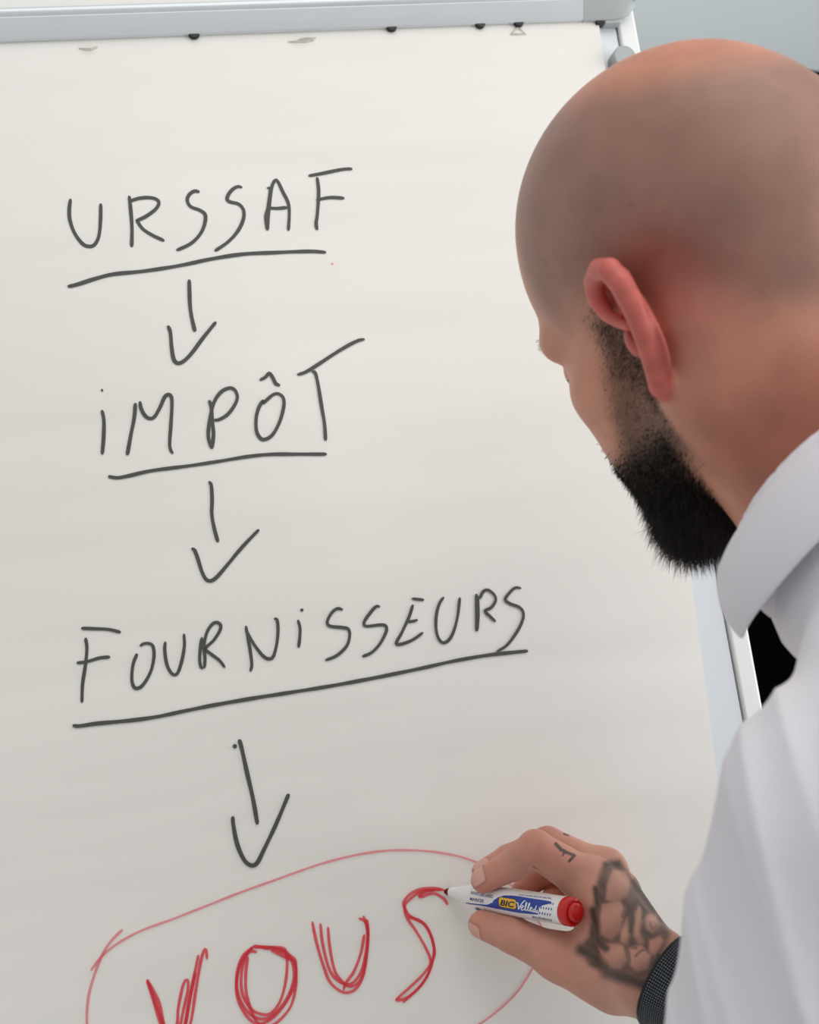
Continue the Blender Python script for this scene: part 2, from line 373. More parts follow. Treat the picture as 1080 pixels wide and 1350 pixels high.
write('handwritten_letter', [[(362,665),(385,740),(425,871),(452,960),(470,1010)], [(364,668),(400,770),(432,862),(470,1005)], [(372,680),(417,772),(438,866),(474,1005)], [(474,1010),(500,871),(505,800),(525,700),(540,668),(550,674),(548,720),(530,800),(505,920),(476,1010)],
    [(598,552),(580,640),(555,760),(535,871),(500,960),(474,1010)], [(637,573),(633,530),(622,534),(605,600),(585,720),(560,871),(520,960),(478,1010)], [(584,632),(566,720),(548,820),(540,871)]], *A5, width=WR, mat='red')
write('handwritten_letter', [[(868,540),(835,537),(800,575),(778,640),(775,710),(800,780),(850,835),(910,845),(960,810),(1010,740),(1035,660),(1030,590),(1000,540),(940,520),(880,515),(850,510)],
    [(850,512),(815,560),(795,640),(800,730),(840,800),(890,825),(930,820),(970,770),(995,690),(1005,600),(1000,545),(985,522),(920,518),(850,517)],
    [(850,515),(800,560),(775,640),(775,740),(810,820),(850,862),(885,868),(940,840),(1000,770),(1040,680),(1045,600),(1030,565),(960,530),(890,520)],
    [(825,560),(815,640),(820,740),(860,850),(910,880),(960,860),(1020,790),(1045,690),(1040,590),(1000,565),(930,530)]], *A5, width=WR, mat='red')
A6 = ((390, 1100), 3.2727)
write('handwritten_letter', [[(70,375),(90,470),(120,570),(150,640),(205,680),(255,668),(290,610),(305,520),(312,430),(306,365)], [(105,382),(115,470),(140,570),(170,620),(215,645),(250,635),(285,580),(305,480),(308,400),(290,350)],
    [(138,398),(145,480),(165,580),(195,630),(235,655),(275,630),(298,560),(310,450),(300,380),(270,360)], [(205,672),(215,640),(250,590),(280,510),(295,430)]], *A6, width=WR, mat='red')
write('handwritten_letter', [[(655,303),(635,275),(600,255),(570,258),(545,268),(530,266),(560,245),(600,238)], [(640,240),(600,232),(540,235),(495,255),(465,290),(470,320),(490,350),(550,385),(580,430),(595,490),(585,560),(560,620),(520,670),(470,708),(428,714)],
    [(630,238),(580,240),(530,250),(485,285),(468,310),(480,360),(520,420),(560,490),(580,550),(550,600),(500,650),(450,695),(430,712)], [(485,355),(540,375),(575,420),(597,500),(588,545),(570,600),(530,660),(460,725)]], *A6, width=WR, mat='red')
write('circle_line', [[(250,435),(200,485),(160,545),(125,630),(98,720),(87,800),(86,871),(90,960),(110,1060),(150,1150)]], *A5, width=0.0019, mat='pale_red')
write('circle_line', [[(103,625),(140,575),(180,535),(250,485),(350,435),(480,388),(640,325),(800,262),(960,205),(1050,172),(1172,131),(1311,96),(1438,76),(1555,72),(1683,80),(1811,105),(1896,139),(1960,175),(2040,240),(2110,330),(2172,425),(2175,470),(2139,594),(2067,713),(1982,799),(1886,871),(1740,950),(1560,1030),(1300,1100)]], *A5, width=0.0017, mat='pale_red')
# little tears left by the pad's perforation
def tear(pts, h):
    P = [on_board(*p) for p in pts]; bm = bmesh.new(); n = len(P)
    lo = [bm.verts.new(bw(p[0], p[1], 0.0003)) for p in P]; hi = [bm.verts.new(bw(p[0], p[1] + 0.0012, 0.0003 + h * math.sin(math.pi * i / (n - 1)))) for i, p in enumerate(P)]
    for i in range(n - 1): bm.faces.new((lo[i], lo[i + 1], hi[i + 1], hi[i]))
    bmesh.ops.solidify(bm, geom=bm.faces[:], thickness=0.0002)
    o = bm_obj('paper_tear', bm, MAT['tear']); o.parent = top_sheet
tear([(104, 65), (112, 67.5), (120, 68), (126, 65), (129, 63)], 0.0025)
tear([(380, 56.5), (392, 57.5), (404, 57), (414, 54)], 0.0022); tear([(393, 54), (402, 53), (410, 53), (417, 51.5)], 0.0018)
tear([(674, 46), (683, 38), (693, 46)], 0.0008); tear([(673, 46.5), (683, 47), (694, 46)], 0.0012)

# ------------------------------------------------------------------ room behind
def plane(name, pts, mat, kind='structure'):
    bm = bmesh.new(); bm.faces.new([bm.verts.new(p) for p in pts]); o = bm_obj(name, bm, mat); tag(o, kind=kind); return o
plane('floor', [(-3, -2, 0), (4.5, -2, 0), (4.5, 4, 0), (-3, 4, 0)], MAT['floor'])
# the back wall stands askew to the flip chart; W_D runs along it, W_N points into the room
W_A = YAW + math.radians(58.0)
W_D = V3(math.sin(W_A), math.cos(W_A), 0); W_N = V3(math.cos(W_A), -math.sin(W_A), 0)
_ray = M_CW @ V3((1060 - 540) / FPX, (88 - 675) / FPX, 1.0)
W_P = CAM_LOC + _ray * 2.1; CAB_Z = float(W_P[2]); W_P = V3(W_P[0], W_P[1], 0)      # a point of the cabinet's front at its top edge
def ww(a, d, z): return W_P + W_D * a - W_N * d + V3(0, 0, z)
def wall_box(name, a0, a1, d0, d1, z0, z1, mat, parent, bev=0.002):
    bm = bmesh.new()
    vs = [bm.verts.new(ww(a, d, z)) for a in (a0, a1) for d in (d0, d1) for z in (z0, z1)]
    for f in ((0, 1, 3, 2), (4, 6, 7, 5), (0, 4, 5, 1), (2, 3, 7, 6), (0, 2, 6, 4), (1, 5, 7, 3)): bm.faces.new([vs[i] for i in f])
    if bev: bmesh.ops.bevel(bm, geom=bm.edges[:], offset=bev, segments=2, affect='EDGES')
    o = bm_obj(name, bm, mat)
    if parent: adopt(o, parent)
    return o
tag(wall_box('wall_back', -2.6, 5.0, 0.46, 0.56, 0, 3.2, MAT['wall'], None, 0), kind='structure')
cab = empty('storage_cabinet', tuple(ww(0.3, 0.2, 0)))
tag(cab, 'tall black storage cabinet against the grey wall behind the flip chart', 'cabinet')
wall_box('body', -0.62, 1.2, 0.018, 0.45, 0.0, CAB_Z, MAT['cabinet'], cab)
for k in range(2):
    a0 = -0.61 + 0.905 * k
    d = wall_box('door', a0, a0 + 0.895, 0.0, 0.017, 0.06, CAB_Z - 0.004, MAT['cabinet'], cab)
    ha = a0 + (0.85 if k == 0 else 0.045)
    hd = tube('handle', ww(ha, -0.004, 0.95), ww(ha, -0.004, 1.1), 0.005, MAT['black'], cab); hd.parent = d; hd.matrix_parent_inverse = Matrix.Identity(4)
#PERSON#
# ------------------------------------------------------------------ implicit surfaces -> one continuous mesh
def smin(a, b, k):
    h = np.clip(0.5 + 0.5 * (b - a) / k, 0, 1); return b + (a - b) * h - k * h * (1 - h)
def smax(a, b, k): return -smin(-a, -b, k)
def s_sphere(p, c, r): return np.linalg.norm(p - c, axis=-1) - r
def s_ell(p, c, ax):
    q = (p - c) / ax; k0 = np.linalg.norm(q, axis=-1); k1 = np.linalg.norm(q / ax, axis=-1)
    return k0 * (k0 - 1) / np.maximum(k1, 1e-6)
def s_ell_rot(p, c, axes, ax):                  # axes: rows are the ellipsoid's own directions
    return s_ell((p - c) @ np.asarray(axes).T, np.zeros(3), ax)
def s_cone(p, a, b, ra, rb):
    a, b = np.asarray(a, float), np.asarray(b, float); d = b - a
    h = np.clip(((p - a) @ d) / (d @ d), 0, 1)
    q = p - a - h[..., None] * d
    return np.sqrt(np.einsum('ij,ij->i', q, q)) - (ra + (rb - ra) * h)
def s_flat(p, a, b, wa, wb, ta, tb, wdir):      # limb of oval section: half widths along wdir, half thicknesses across
    a, b = np.asarray(a, float), np.asarray(b, float); d = b - a; L = np.linalg.norm(d); u = d / L
    wv = nrm(wdir - np.dot(wdir, u) * u); tv = np.cross(u, wv)
    q = p - a; s = q @ u; h = np.clip(s / L, 0, 1); ex = s - h * L
    W = wa + (wb - wa) * h; T = ta + (tb - ta) * h; M = np.minimum(W, T)
    x = (q @ wv) / W; y = (q @ tv) / T; z = ex / M
    k0 = np.sqrt(x * x + y * y + z * z); k1 = np.sqrt((x / W) ** 2 + (y / T) ** 2 + (z / M) ** 2)
    return k0 * (k0 - 1) / np.maximum(k1, 1e-6)

def surface(sdf, lo, hi, h, level_fn, smooth_iter=3):
    """dual mesh of sdf = 0 on a grid of blocks (8h); level_fn(block centres) -> cell size 1, 2, 4 or 8 (in h)"""
    lo = np.asarray(lo, float); B = 8 * h
    nb = np.ceil((np.asarray(hi) - lo) / B).astype(int) + 1
    sup = 6; ns = np.ceil(nb / sup).astype(int)
    g = np.stack(np.meshgrid(*[np.arange(n) for n in ns], indexing='ij'), -1).reshape(-1, 3)
    d = sdf(lo + (g + 0.5) * sup * B); g = g[np.abs(d) < sup * B * 0.9 * 1.5]
    off = np.stack(np.meshgrid(*[np.arange(sup)] * 3, indexing='ij'), -1).reshape(-1, 3)
    blk = (g[:, None, :] * sup + off[None]).reshape(-1, 3); blk = blk[(blk < nb).all(1)]
    d = sdf(lo + (blk + 0.5) * B); blk = blk[np.abs(d) < B * 0.87 * 1.7 + 0.5]
    lev = level_fn(lo + (blk + 0.5) * B)
    dim = nb * 8 + 2
    def key(c): return (c[..., 0].astype(np.int64) * dim[1] + c[..., 1]) * dim[2] + c[..., 2]
    bk = (blk[:, 0].astype(np.int64) * nb[1] + blk[:, 1]) * nb[2] + blk[:, 2]
    order = np.argsort(bk); bk = bk[order]; blk = blk[order]; lev = lev[order]
    cells, csz = [], []
    for s in (1, 2, 4, 8):
        m = lev == s
        if not m.any(): continue
        o = np.stack(np.meshgrid(*[np.arange(0, 8, s)] * 3, indexing='ij'), -1).reshape(-1, 3)
        c = (blk[m][:, None, :] * 8 + o[None]).reshape(-1, 3); cells.append(c); csz.append(np.full(len(c), s))
    cells = np.concatenate(cells); csz = np.concatenate(csz)
    ck = key(cells); o = np.argsort(ck); ck = ck[o]; cells = cells[o]; csz = csz[o]
    corner = np.array([[x, y, z] for x in (0, 1) for y in (0, 1) for z in (0, 1)])
    pts = (cells[:, None, :] + corner[None] * csz[:, None, None])
    pk = key(pts).reshape(-1); uk, first, inv = np.unique(pk, return_index=True, return_inverse=True)
    up = pts.reshape(-1, 3)[first]
    val = np.empty(len(up))
    for i in range(0, len(up), 400000): val[i:i + 400000] = sdf(lo + up[i:i + 400000] * h)
    cv = val[inv].reshape(-1, 8)
    act = (cv.min(1) < 0) & (cv.max(1) >= 0)
    def lookup(unit):                            # finest unit cell -> leaf cell index (-1: none), size
        b = unit >> 3; kb = (b[:, 0].astype(np.int64) * nb[1] + b[:, 1]) * nb[2] + b[:, 2]
        j = np.clip(np.searchsorted(bk, kb), 0, len(bk) - 1); ok = bk[j] == kb
        s = np.where(ok, lev[j], 1); c = (unit // s[:, None]) * s[:, None]
        k = key(c); i = np.clip(np.searchsorted(ck, k), 0, len(ck) - 1)
        ok &= ck[i] == k
        return np.where(ok, i, -1), s
    quads, acc_i, acc_p = [], [], []
    for ax in range(3):
        o1, o2 = [(1, 2), (2, 0), (0, 1)][ax]
        E, S, VA, VB = [], [], [], []
        for c1 in (0, 1):
            for c2 in (0, 1):
                ca = np.zeros(3, int); ca[o1] = c1; ca[o2] = c2; cb = ca.copy(); cb[ax] = 1
                ia = ca[0] * 4 + ca[1] * 2 + ca[2]; ib = cb[0] * 4 + cb[1] * 2 + cb[2]
                m = act & ((cv[:, ia] < 0) != (cv[:, ib] < 0))
                E.append(cells[m] + ca * csz[m][:, None]); S.append(csz[m]); VA.append(cv[m, ia]); VB.append(cv[m, ib])
        E = np.concatenate(E); S = np.concatenate(S); VA = np.concatenate(VA); VB = np.concatenate(VB)
        k = key(E) * 16 + S; _, f = np.unique(k, return_index=True); E, S, VA, VB = E[f], S[f], VA[f], VB[f]
        ids = []; good = np.ones(len(E), bool)
        for d1, d2 in ((0, 0), (-1, 0), (-1, -1), (0, -1)):
            u = E.copy(); u[:, o1] += d1; u[:, o2] += d2
            i, s = lookup(u); good &= (i >= 0) & (s >= S); ids.append(i)
        ids = np.stack(ids, 1)[good]; E, S, VA, VB = E[good], S[good], VA[good], VB[good]
        t = VA / (VA - VB); P = E.astype(float); P[:, ax] += t * S
        flip = VA >= 0; ids[flip] = ids[flip][:, ::-1]
        quads.append(ids)
        for j in range(4): acc_i.append(ids[:, j]); acc_p.append(P)
    quads = np.concatenate(quads); ai = np.concatenate(acc_i); ap = np.concatenate(acc_p)
    used = np.unique(quads); remap = np.full(len(ck), -1); remap[used] = np.arange(len(used))
    cnt = np.bincount(remap[ai], minlength=len(used)); V = np.stack([np.bincount(remap[ai], ap[:, a], minlength=len(used)) for a in range(3)], 1) / cnt[:, None]
    V = lo + V * h; Q = remap[quads]; size = csz[used] * h
    def grad(p, e):
        return sum(np.array(k)[None] * sdf(p + np.array(k) * e)[:, None] for k in ((1., 1, 1), (1., -1, -1), (-1., 1, -1), (-1., -1, 1))) / (4 * e)
    for _ in range(2):
        d = sdf(V); gq = grad(V, 0.4); st = d[:, None] * gq / np.maximum((gq * gq).sum(1), 0.2)[:, None]
        ln = np.linalg.norm(st, axis=1); V = V - st * np.minimum(1, size * 0.6 / np.maximum(ln, 1e-9))[:, None]
    N = grad(V, 0.6); N /= np.maximum(np.linalg.norm(N, axis=1), 1e-9)[:, None]
    deg = (Q == np.roll(Q, 1, 1)).any(1) | (Q[:, 0] == Q[:, 2]) | (Q[:, 1] == Q[:, 3])
    faces = Q[~deg].tolist()
    for q in Q[deg].tolist():
        f = list(dict.fromkeys(q))
        if len(f) > 2: faces.append(f)
    return V, N, faces

def surface_obj(name, V, faces, mat, parent):
    o = mesh_obj(name, to_world(V), faces, mat)
    adopt(o, parent); return o

# ------------------------------------------------------------------ the marker's and the person's joints (mm along the view axes)
KZ = 1.073
tb = on_board(587, 1175); TIP = to_view(bw(tb[0], tb[1], 0.0006))
END = view(759, 1203, TIP[2] - 94)
AX = nrm(END - TIP); MLEN = float(np.linalg.norm(END - TIP))
DOWN = -M_CW[2]                                 # world down along the view axes
HEAD_R = np.array([[-0.4885, -0.7474, -0.4502], [0.3608, 0.2968, -0.8842], [0.7945, -0.5944, 0.1247]])
HEAD_T = V3(159.85, -108.99, 652.96)
def head_pt(x, y, z): return HEAD_R @ V3(x, y, z) + HEAD_T
# collar ring
CF, CL, CB = view(974, 785, 640), view(1038, 622, 558), view(1275, 482, 575)
CC = (CF + CB) / 2; RF, RL = CF - CC, CL - CC; CA = -nrm(np.cross(RF, RL))
if CA[1] > 0: CA = -CA                          # neck axis, upwards
NECK = CC - CA * 32
SH_L = V3(174, 120, 466)
dv = SH_L - NECK; drop = float(dv @ DOWN); SH_R = NECK - dv + 2 * drop * DOWN
LEFT_H = nrm(dv - drop * DOWN); FWD_H = np.cross(LEFT_H, -DOWN); FWD_H = nrm(FWD_H)
if FWD_H[0] > 0: FWD_H = -FWD_H
def torso(f, l, d): return NECK + FWD_H * f + LEFT_H * l + DOWN * d
WRIST = view(868, 1287, 672 * KZ)
def ik(a, c, l1, l2, pole):
    d = c - a; D = min(np.linalg.norm(d), l1 + l2 - 1); u = nrm(d); x = (l1 * l1 - l2 * l2 + D * D) / (2 * D); hh = math.sqrt(max(0, l1 * l1 - x * x))
    pv = nrm(pole - np.dot(pole, u) * u); return a + u * x + pv * hh
ELB_R = ik(SH_R, WRIST, 300, 262, V3(0.75, 0.35, -0.55))
ELB_L = SH_L + DOWN * 285 + LEFT_H * 12 + FWD_H * 96
WRI_L = ELB_L + DOWN * 215 + FWD_H * 120 - LEFT_H * 40

# hand joints
def hv(px, py, z): return view(px, py, z * KZ)
def off_marker(s, ang_up, ang_cam, dist):       # a point beside the marker axis
    return TIP + AX * s + dist * nrm(V3(0, -ang_up, -ang_cam) - np.dot(V3(0, -ang_up, -ang_cam), AX) * AX)
I_TIP = off_marker(50, 0.72, 0.70, 15.9); M_TIP = off_marker(42.5, 1.0, 0.16, 16.2); T_TIP = off_marker(45, -0.66, 0.75, 16.5)
FINGERS = {
 'index': ([hv(776, 1163, 720), hv(706, 1118, 716), hv(675, 1141, 731), I_TIP], [13.2, 10.6, 9.2, 7.8]),
 'middle': ([hv(794, 1150, 740), hv(722, 1113, 741), hv(671, 1133, 751), M_TIP], [13.0, 10.6, 9.0, 7.6]),
 'ring': ([hv(812, 1178, 757), hv(742, 1142, 768), hv(703, 1158, 770), hv(690, 1175, 764)], [12.2, 9.8, 8.6, 7.6]),
 'little': ([hv(828, 1208, 758), hv(770, 1180, 766), hv(735, 1182, 766), hv(722, 1190, 758)], [11.0, 8.8, 7.8, 7.0]),
 'thumb': ([hv(812, 1292, 694), hv(737, 1262, 706), hv(677, 1233, 722), T_TIP], [14.0, 12.6, 10.8, 8.6]),
}
W_DIR = nrm(FINGERS['little'][0][0] - FINGERS['index'][0][0])
F_DIR = nrm(ELB_R - WRIST)

def hand_sdf(p):
    J = FINGERS
    d = s_flat(p, WRIST + F_DIR * 4, WRIST + F_DIR * 60, 27, 29, 21, 24, W_DIR)
    # palm: metacarpals
    wr = WRIST - W_DIR * 14; wu = WRIST + W_DIR * 12
    m1 = s_cone(p, wr, J['index'][0][0], 17, 14); m2 = s_cone(p, WRIST - W_DIR * 4, J['middle'][0][0], 18, 13.5)
    m3 = s_cone(p, WRIST + W_DIR * 6, J['ring'][0][0], 17, 13); m4 = s_cone(p, wu, J['little'][0][0], 16, 12)
    palm = smin(smin(m1, m2, 9), smin(m3, m4, 9), 9)
    d = smin(d, palm, 14)
    tj, tr = J['thumb']
    th = s_cone(p, WRIST - W_DIR * 16, tj[0], 18, 16)
    th = smin(th, s_cone(p, tj[0], tj[1], 16.5, 13.2), 12)
    d = smin(d, th, 16)
    web = s_cone(p, (tj[0] + tj[1]) / 2, (J['index'][0][0] * 0.7 + wr * 0.3), 10, 9)
    d = smin(d, web, 14)
    fing = None
    for nme in ('thumb', 'index', 'middle', 'ring', 'little'):
        js, rs = J[nme]; f = None
        st = 1 if nme == 'thumb' else 0
        for i in range(st, 3):
            c = s_cone(p, js[i], js[i + 1], rs[i], rs[i + 1])
            mid = (js[i] + js[i + 1]) / 2
            f = c if f is None else smin(f, c, 2.2)
        k = np.linalg.norm(p - js[2], axis=-1)
        d_f = f
        if fing is None: fing = d_f
        else: fing = smin(fing, d_f, 1.2)
    d = smin(d, fing, 7.0)
    # knuckle heads and extensor tendons on the back of the hand
    for nme in ('index', 'middle', 'ring'):
        js = J[nme][0]; kn_ = js[0] + BACK_N * 3.5
        d = smin(d, s_sphere(p, kn_, 10.5), 7)
        d = smin(d, s_cone(p, kn_ + BACK_N * 4, WRIST + (js[0] - J['middle'][0][0]) * 0.35 + BACK_N * 15, 3.2, 2.2), 8)
    # creases
    for a, b, r in CREASES: d = smax(d, -s_cone(p, a, b, r, r * 0.7), 1.8)
    return d
BACK_N = nrm(np.cross(W_DIR, FINGERS['middle'][0][0] - WRIST))
if BACK_N[2] > 0: BACK_N = -BACK_N
CREASES = []
def crease(px0, py0, px1, py1, joint, rad, r=0.55):
    # a fold across the skin of a joint: chord pushed out to the skin facing the viewer
    out = []
    for px, py in ((px0, py0), (px1, py1)):
        d = nrm(V3((px - 540) / FPX, (py - 675) / FPX, 1)); t = joint @ d; q = d * t; e2 = ((q - joint) @ (q - joint))
        out.append(d * (t - math.sqrt(max(1.0, rad * rad - e2))))
    CREASES.append((out[0], out[1], r))
tj, tr = FINGERS['thumb']
ij, ir = FINGERS['index']
crease(700, 1135, 722, 1160, (ij[0] + ij[1]) / 2 * 0.35 + ij[1] * 0.65, 11.0, 0.8)
crease(677, 1127, 684, 1152, ij[2], ir[2] + 0.3, 0.4); crease(673, 1130, 680, 1152, ij[2], ir[2] + 0.3, 0.35)

# ------------------------------------------------------------------ head (mm: x forward, y left, z up, origin between the ear canals)
EAR_O = V3(4, 73, -2); EAR_1 = nrm(V3(-0.90, 0.43, 0)); EAR_2 = nrm(V3(-0.16, 0.06, 0.98)); EAR_N = nrm(np.cross(EAR_1, EAR_2))
if EAR_N[1] < 0: EAR_N = -EAR_N
def ear_pt(a, b, c=0.0): return EAR_O + EAR_1 * a + EAR_2 * b + EAR_N * c
HELIX = [ear_pt(a, b, c) for a, b, c in ((9, 2, 2), (2, 7, 3), (-5, 14, 4), (-5, 23, 6), (4, 29, 7), (16, 30, 7), (25, 26, 6.5), (30, 17, 6), (31, 7, 5.5), (29, -4, 5), (24, -14, 4), (18, -23, 2.5), (12, -30, 1))]
HELIX_R = [2.4, 2.8, 3.4, 4.2, 4.8, 5.2, 5.5, 5.6, 5.4, 5.0, 4.8, 5.0, 5.4]
NECK_LOC = HEAD_R.T @ (NECK - HEAD_T)
def head_sdf(pv, want_ear=True):
    P = (pv - HEAD_T) @ HEAD_R
    p = P.copy(); p[:, 1] = np.abs(p[:, 1])
    d = s_ell_rot(p, V3(0, 0, 46), [V3(0.985, 0, 0.17), V3(0, 1, 0), V3(-0.17, 0, 0.985)], V3(95, 76, 84))
    d = smin(d, s_ell(p, V3(-45, 0, 30), V3(49, 58, 53)), 18)
    d = smin(d, s_ell(p, V3(40, 0, 38), V3(47, 55, 50)), 16)
    d = smin(d, s_ell(p, V3(48, 0, -24), V3(45, 55, 70)), 20)
    d = smin(d, s_cone(p, V3(86, 6, 24), V3(75, 44, 24), 11, 9), 13)
    d = smin(d, s_ell(p, V3(57, 43, -12), V3(24, 18, 18)), 16)
    d = smin(d, s_ell(p, V3(52, 38, -46), V3(28, 18, 30)), 18)
    d = smax(d, -s_ell(p, V3(97, 33, 7), V3(15, 17, 11)), 9)
    d = smin(d, s_sphere(p, V3(76, 32, 6), 13.0), 3)
    d = smin(d, s_cone(p, V3(90, 0, 18), V3(103, 0, -16), 7.0, 8.5), 9)
    d = smin(d, s_ell(p, V3(94, 11, -20), V3(9, 7, 7)), 6)
    d = smax(d, -s_ell(p, V3(100, 5.5, -26), V3(5, 3, 4)), 2)
    d = smin(d, s_ell(p, V3(70, 0, -48), V3(34, 34, 26)), 14)
    d = smin(d, s_cone(p, V3(100, 0, -44), V3(92, 18, -47), 5.0, 3.2), 4)
    d = smin(d, s_cone(p, V3(98, 0, -54), V3(90, 17, -50), 5.5, 3.2), 4)
    d = smax(d, -s_cone(p, V3(106, 0, -49.5), V3(93, 23, -49), 1.2, 0.8), 1.5)
    d = smin(d, s_cone(p, V3(4, 55, -42), V3(68, 24, -86), 15, 15), 20)
    d = smin(d, s_ell(p, V3(80, 0, -86), V3(18, 22, 18)), 16)
    # neck with the long muscle behind the ear
    nk = s_flat(p, V3(-14, 0, -20), NECK_LOC * V3(1, 0, 1) + V3(0, 0, -30), 58, 66, 60, 64, V3(0, 1, 0))
    d = smin(d, nk, 26)
    d = smin(d, s_cone(p, V3(-22, 62, -12), V3(NECK_LOC[0] + 62, 22, NECK_LOC[2] + 6), 14, 12), 22)
    if want_ear:
        e = s_ell_rot(p, ear_pt(16, 1, -1.0), [EAR_1, EAR_2, EAR_N], V3(15, 28, 3.0))
        e = smin(e, s_ell_rot(p, ear_pt(8, -4, -8.0), [EAR_1, EAR_2, EAR_N], V3(10, 16, 8)), 5)
        e = smin(e, s_ell_rot(p, ear_pt(9, -29, -1), [EAR_1, EAR_2, EAR_N], V3(9, 9, 4.6)), 5)
        e = smin(e, s_cone(p, ear_pt(21, 22, 1), ear_pt(20, -10, 1), 3.0, 3.2), 4)
        e = smin(e, s_cone(p, ear_pt(21, 22, 1), ear_pt(12, 27, 0.5), 2.8, 2.0), 4)
        e = smax(e, -s_ell_rot(p, ear_pt(10.5, -1, 2), [EAR_1, EAR_2, EAR_N], V3(8.5, 12, 10)), 3)
        hx = None
        for i in range(len(HELIX) - 1):
            c = s_cone(p, HELIX[i], HELIX[i + 1], HELIX_R[i], HELIX_R[i + 1]); hx = c if hx is None else np.minimum(hx, c)
        e = smin(e, hx, 2.6)
        e = smin(e, s_ell_rot(p, ear_pt(0.5, -5, 0), [EAR_1, EAR_2, EAR_N], V3(4, 6, 3)), 5)
        d = smin(d, e, 4.0)
        d = smax(d, -s_sphere(p, ear_pt(7, -2, -4), 5.0), 2.5)
    return d

def trunk_sdf(p, g):                             # g: how far the cloth stands off the body
    d = s_ell_rot(p, torso(-75, 0, 185), [FWD_H, LEFT_H, DOWN], V3(112 + g, 168 + g, 215 + g))
    d = smin(d, s_ell_rot(p, torso(-150, 0, 400), [FWD_H, LEFT_H, DOWN], V3(105 + g, 150 + g, 190 + g)), 60)
    for S, s in ((SH_L, 1), (SH_R, -1)):
        d = smin(d, s_cone(p, NECK - CA * 10 - FWD_H * 18, S, 46 + g, 48 + g), 40)
    return d
LH_D = nrm(DOWN * 0.93 + FWD_H * 0.25); LH_S = nrm(FWD_H - np.dot(FWD_H, LH_D) * LH_D); LH_I = -LEFT_H
LEFT_HAND = []                                   # relaxed, curled towards the thigh
for off, ln_ in ((26, 1.0), (9, 1.08), (-9, 1.0), (-25, 0.82)):
    m0 = WRI_L + LH_D * (88 - abs(off - 9) * 0.22) + LH_S * off
    p1 = m0 + (LH_D * 0.90 + LH_I * 0.40) * 42 * ln_; p2 = p1 + (LH_D * 0.62 + LH_I * 0.76) * 25 * ln_; p3 = p2 + (LH_D * 0.25 + LH_I * 0.95) * 18 * ln_
    LEFT_HAND.append([(WRI_L + LH_D * 10 + LH_S * off * 0.55, m0, 15, 12.5), (m0, p1, 10.5, 9.2), (p1, p2, 9.2, 8.2), (p2, p3, 8.2, 7.2)])
t0 = WRI_L + LH_D * 24 + LH_S * 20; t1 = t0 + (LH_D * 0.7 + LH_S * 0.6 + LH_I * 0.35) * 40; t2 = t1 + (LH_D * 0.9 + LH_S * 0.25 + LH_I * 0.3) * 30; t3 = t2 + (LH_D * 0.95 + LH_I * 0.3) * 22
LEFT_HAND.append([(WRI_L + LH_S * 8, t0, 18, 15), (t0, t1, 15, 12), (t1, t2, 11.5, 10), (t2, t3, 10, 8)])
def left_hand_sdf(p):
    d = None
    for ch in LEFT_HAND: c = s_cone(p, *ch[0]); d = c if d is None else smin(d, c, 10)
    f = None
    for ch in LEFT_HAND:
        for q in ch[1:]: c = s_cone(p, *q); f = c if f is None else smin(f, c, 1.5)
    return smin(d, f, 6)
LHC = WRI_L + LH_D * 80
def body_sdf(p):
    out = np.full(len(p), 1e3)
    tr = trunk_sdf(p, -14)
    tr = smin(tr, s_cone(p, SH_L, ELB_L, 48, 38), 20); tr = smin(tr, s_cone(p, ELB_L, WRI_L, 38, 26), 12)
    tr = smin(tr, s_cone(p, SH_R, ELB_R, 46, 40), 25)
    fa = s_flat(p, ELB_R, WRIST + F_DIR * 20, 40, 29, 38, 22, W_DIR)
    tr = smin(tr, fa, 14)
    out = tr
    hc = head_pt(20, 0, 0); m = np.linalg.norm(p - hc, axis=1) < 300
    if m.any(): out[m] = smin(out[m], head_sdf(p[m]), 22)
    # far from the head only its rough distance matters
    if (~m).any(): out[~m] = np.minimum(out[~m], np.linalg.norm(p[~m] - hc, axis=1) - 170)
    m = np.linalg.norm(p - LHC, axis=1) < 170
    if m.any(): out[m] = smin(out[m], left_hand_sdf(p[m]), 8)
    if (~m).any(): out[~m] = np.minimum(out[~m], np.linalg.norm(p[~m] - LHC, axis=1) - 120)
    hcen = (WRIST + FINGERS['index'][0][1]) / 2; m = np.linalg.norm(p - hcen, axis=1) < 150
    if m.any(): out[m] = smin(out[m], hand_sdf(p[m]), 6)
    if (~m).any(): out[~m] = np.minimum(out[~m], np.linalg.norm(p[~m] - hcen, axis=1) - 95)
    return out
HCEN = (WRIST + FINGERS['index'][0][1]) / 2
EARC = head_pt(*ear_pt(15, 2))
def body_level(c):
    l = np.full(len(c), 8)
    lp = (c - HEAD_T) @ HEAD_R
    l[((c - CC) @ CA > -50) & (np.linalg.norm(c - head_pt(10, 0, 20), axis=1) < 230)] = 2
    l[np.linalg.norm(c - HCEN, axis=1) < 92] = 1
    l[np.linalg.norm(c - LHC, axis=1) < 120] = 2
    l[np.linalg.norm(c - EARC, axis=1) < 50] = 1
    return l
allp = np.stack([SH_L, SH_R, ELB_R, ELB_L, WRI_L, WRIST, torso(-150, 0, 560), head_pt(0, 0, 0), T_TIP, I_TIP, WRI_L + LH_D * 120] + [torso(-75, s * 190, 200) for s in (-1, 1)])
LO = allp.min(0) - 150; HI = allp.max(0) + 150
BV, BN, BF = surface(body_sdf, LO, HI, 0.75, body_level)

